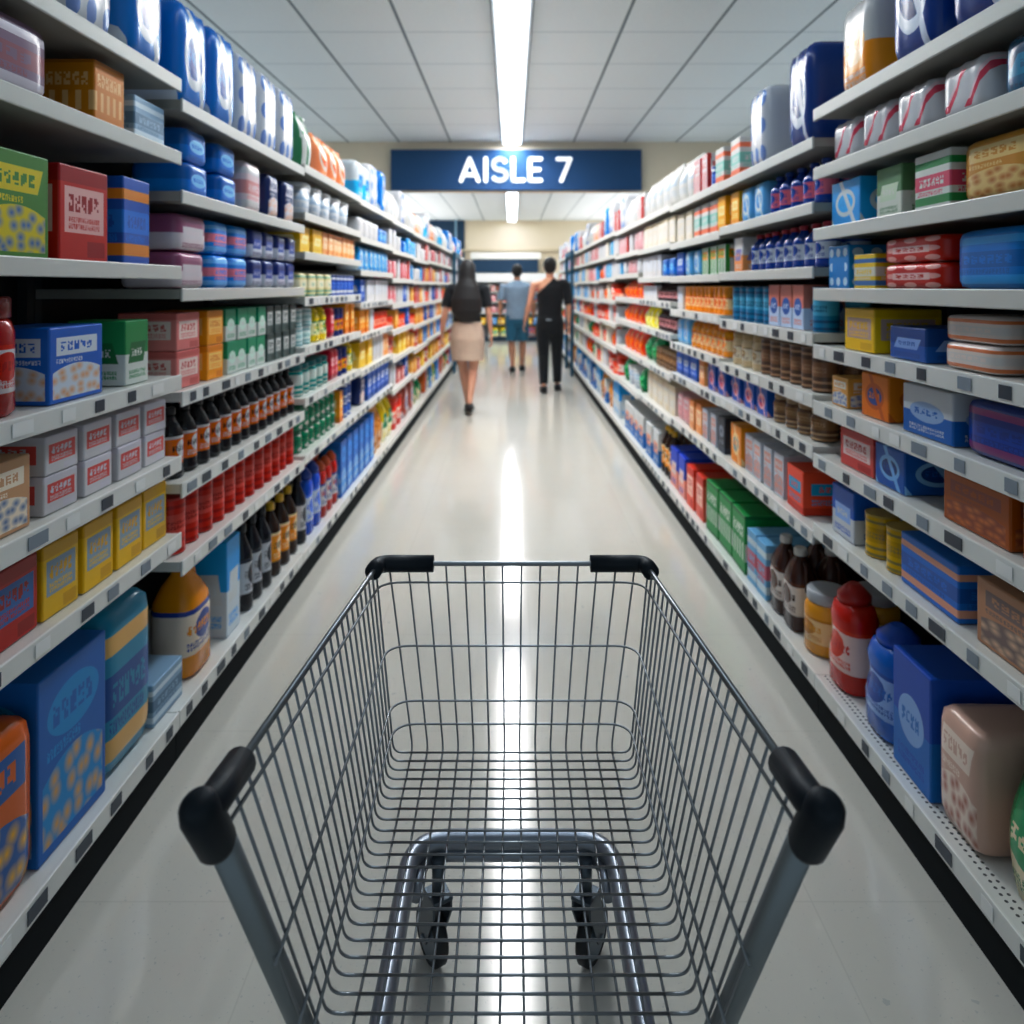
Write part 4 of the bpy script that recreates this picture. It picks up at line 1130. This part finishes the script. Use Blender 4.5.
for s in (-1, 1):
    sh, el, wr = J['arm%d' % s]
    loft(bm, [(s*.1, -.006, 1.36, .058, .06), (*sh, .063, .065), (*sh.lerp(el, .75), .06, .062)], 16, True, False)
for s in (-1, 1): ball(bm, Vector((s*.165, -.006, 1.352)), .078, .075, .075)
fuse('black_top', bm, cloth('black jersey', '12151a'), W, .006, 4)
bm = bmesh.new()
loft(bm, [(0, 0, .56, .178, .155), (0, .01, .66, .19, .16), (0, 0, .82, .196, .16), (0, 0, .92, .182, .14), (0, 0, 1.01, .155, .12)], 28, False, False)
fuse('skirt', bm, cloth('beige skirt cloth', 'd6c0ae'), W, .006, 4)
bm = bmesh.new(); hd = J['head']
ball(bm, hd+Vector((0, -.02, .03)), .096, .104, .108)
loft(bm, [(0, -.03, hd.z+.02, .095, .085), (0, -.065, hd.z-.1, .1, .07), (0, -.105, 1.38, .135, .06), (0, -.13, 1.25, .17, .06), (0, -.135, 1.12, .172, .055), (0, -.13, 1.03, .11, .035)], 20, True, True)
fuse('hair', bm, cloth('dark brown hair', '1d1512', .55), W, .007, 4, cut=None)
shoes(W, J, mat('dark heeled shoe', '2a2022', .4), .235, .038)

# man in grey T-shirt and teal shorts
M1, J = build_person('man', (.085, 11.5, 0), 'person in grey-blue T-shirt and teal shorts walking away, furthest off', dict(
    h=1.74, sw=.215, hw=.165, skin=('tan skin', 'c08e72'),
    armL=((-.225, -.005, 1.4), (-.275, -.03, 1.13), (-.28, .03, .9)), armR=((.225, -.005, 1.4), (.27, -.03, 1.13), (.27, .06, .9)),
    legL=((-.09, 0, .88), (-.09, .02, .47), (-.075, -.08, .086), (-.06, 1)), legR=((.09, 0, .88), (.09, .08, .48), (.08, .12, .084), (.08, 1))))
bm = bmesh.new()
loft(bm, [(0, 0, .86, .2, .145), (0, 0, .98, .19, .138), (0, 0, 1.12, .182, .128), (0, 0, 1.27, .195, .135), (0, -.004, 1.38, .2, .12), (0, -.006, 1.45, .13, .085), (0, -.004, 1.49, .075, .068)], 24, False, False)
for s in (-1, 1):
    sh, el, wr = J['arm%d' % s]
    loft(bm, [(s*.12, -.006, 1.41, .066, .066), (*sh, .072, .074), (*sh.lerp(el, .85), .07, .072)], 16, True, False)
fuse('t_shirt', bm, cloth('grey blue cotton', '94a6b8'), M1, .007, 4)
bm = bmesh.new()
loft(bm, [(0, 0, .84, .185, .135), (0, 0, .93, .19, .138), (0, 0, .99, .185, .133)], 24, True, False)
for s in (-1, 1):
    hp, kn, an, fd = J['leg%d' % s]
    loft(bm, [(hp.x, hp.y, hp.z+.02, .105, .12), (*hp.lerp(kn, .5), .1, .112), (*hp.lerp(kn, .92), .096, .105)], 18, True, False)
fuse('shorts', bm, cloth('teal cotton', '2c6f8c'), M1, .007, 4)
bm = bmesh.new(); hd = J['head']
ball(bm, hd+Vector((0, -.018, .035)), .087, .1, .096); ball(bm, hd+Vector((0, -.05, -.01)), .078, .062, .075)
fuse('hair', bm, cloth('black hair', '17130f', .6), M1, .006, 4, cut=[((0, .075, 0), (0, 1, 0))])
shoes(M1, J, mat('black sneaker', '14151a', .5))

# person in black
M2, J = build_person('man', (.505, 9.33, 0), 'person in black off-shoulder top and black trousers walking away, bare arm', dict(
    h=1.76, sw=.205, hw=.16, skin=('fair skin 2', 'd9a488'), rz=-.05,
    armL=((-.215, -.005, 1.41), (-.275, -.05, 1.15), (-.33, .02, .93)), armR=((.215, -.005, 1.41), (.25, -.04, 1.14), (.25, .02, .9)),
    legL=((-.088, 0, .88), (-.085, .0, .47), (-.08, -.14, .088), (-.05, 1)), legR=((.088, 0, .88), (.095, .1, .48), (.1, .1, .085), (.08, 1))))
bm = bmesh.new()
loft(bm, [(0, 0, .93, .172, .128), (0, 0, 1.0, .165, .124), (0, 0, 1.12, .162, .118), (0, 0, 1.28, .18, .128), (0, -.004, 1.39, .195, .116), (0, -.006, 1.46, .125, .082), (0, -.004, 1.5, .07, .066)], 24, False, False)
sh, el, wr = J['arm1']
loft(bm, [(.12, -.006, 1.42, .064, .064), (*sh, .068, .07), (*sh.lerp(el, .95), .056, .058)], 16, True, False)
ball(bm, Vector((.178, -.006, 1.412)), .088, .08, .08)
fuse('black_top', bm, cloth('black knit', '0f1218'), M2, .006, 4, cut=[((-.19, 0, 1.27), (-.7, 0, .72))])
bm = bmesh.new()
loft(bm, [(0, 0, .85, .17, .13), (0, 0, .94, .178, .134), (0, 0, 1.0, .17, .128)], 24, True, False)
for s in (-1, 1):
    hp, kn, an, fd = J['leg%d' % s]
    loft(bm, [(hp.x, hp.y, hp.z+.02, .1, .115), (*hp.lerp(kn, .4), .094, .102), (*kn, .072, .075), (*kn.lerp(an, .4), .066, .07), (*kn.lerp(an, .94), .054, .056)], 18, True, False)
tr = fuse('trousers', bm, cloth('black trouser cloth', '0d1117'), M2, .006, 4)
bm = bmesh.new(); box(bm, -.05, .02, -.146, -.138, .945, .965, .003); obj('belt_buckle', bm, mat('pale belt tab', 'a9b0b6', .4), tr)
bm = bmesh.new(); hd = J['head']
ball(bm, hd+Vector((0, -.018, .035)), .09, .103, .1); ball(bm, hd+Vector((0, -.05, -.01)), .08, .064, .08)
fuse('hair', bm, cloth('black short hair', '15110f', .6), M2, .006, 4, cut=[((0, .075, 0), (0, 1, 0))])
shoes(M2, J, mat('black shoe', '131418', .45))

# ------------------------------------------------------------------ world and camera
w = bpy.data.worlds.new('store'); SC.world = w; w.use_nodes = True
w.node_tree.nodes['Background'].inputs[0].default_value = (.6, .73, .82, 1)
w.node_tree.nodes['Background'].inputs[1].default_value = .5
cam = bpy.data.cameras.new('camera'); co = bpy.data.objects.new('camera', cam); COL.objects.link(co)
co.location = (0, 0, H); co.rotation_euler = (PI/2, 0, 0)
cam.sensor_width = 36; cam.lens = 36*700/1024; cam.shift_y = -226/1024; cam.clip_start = .05
cam.dof.use_dof = True; cam.dof.focus_distance = 1.12; cam.dof.aperture_fstop = 3.9
SC.camera = co
SC.view_settings.view_transform = 'Standard'
SC.view_settings.look = 'None'
SC.view_settings.exposure = .2
SC.view_settings.use_curve_mapping = True
cm_ = SC.view_settings.curve_mapping
for ci, pts in ((3, ((.2, .16), (.62, .655))), (0, ((.25, .238),)), (2, ((.2, .208),))):
    for p in pts: cm_.curves[ci].points.new(*p)
cm_.update()
SC.cycles.use_denoising = True
SC.cycles.max_bounces = 8
print('PRODUCTS', NPROD, sum(NPROD.values()), len(bpy.data.objects))
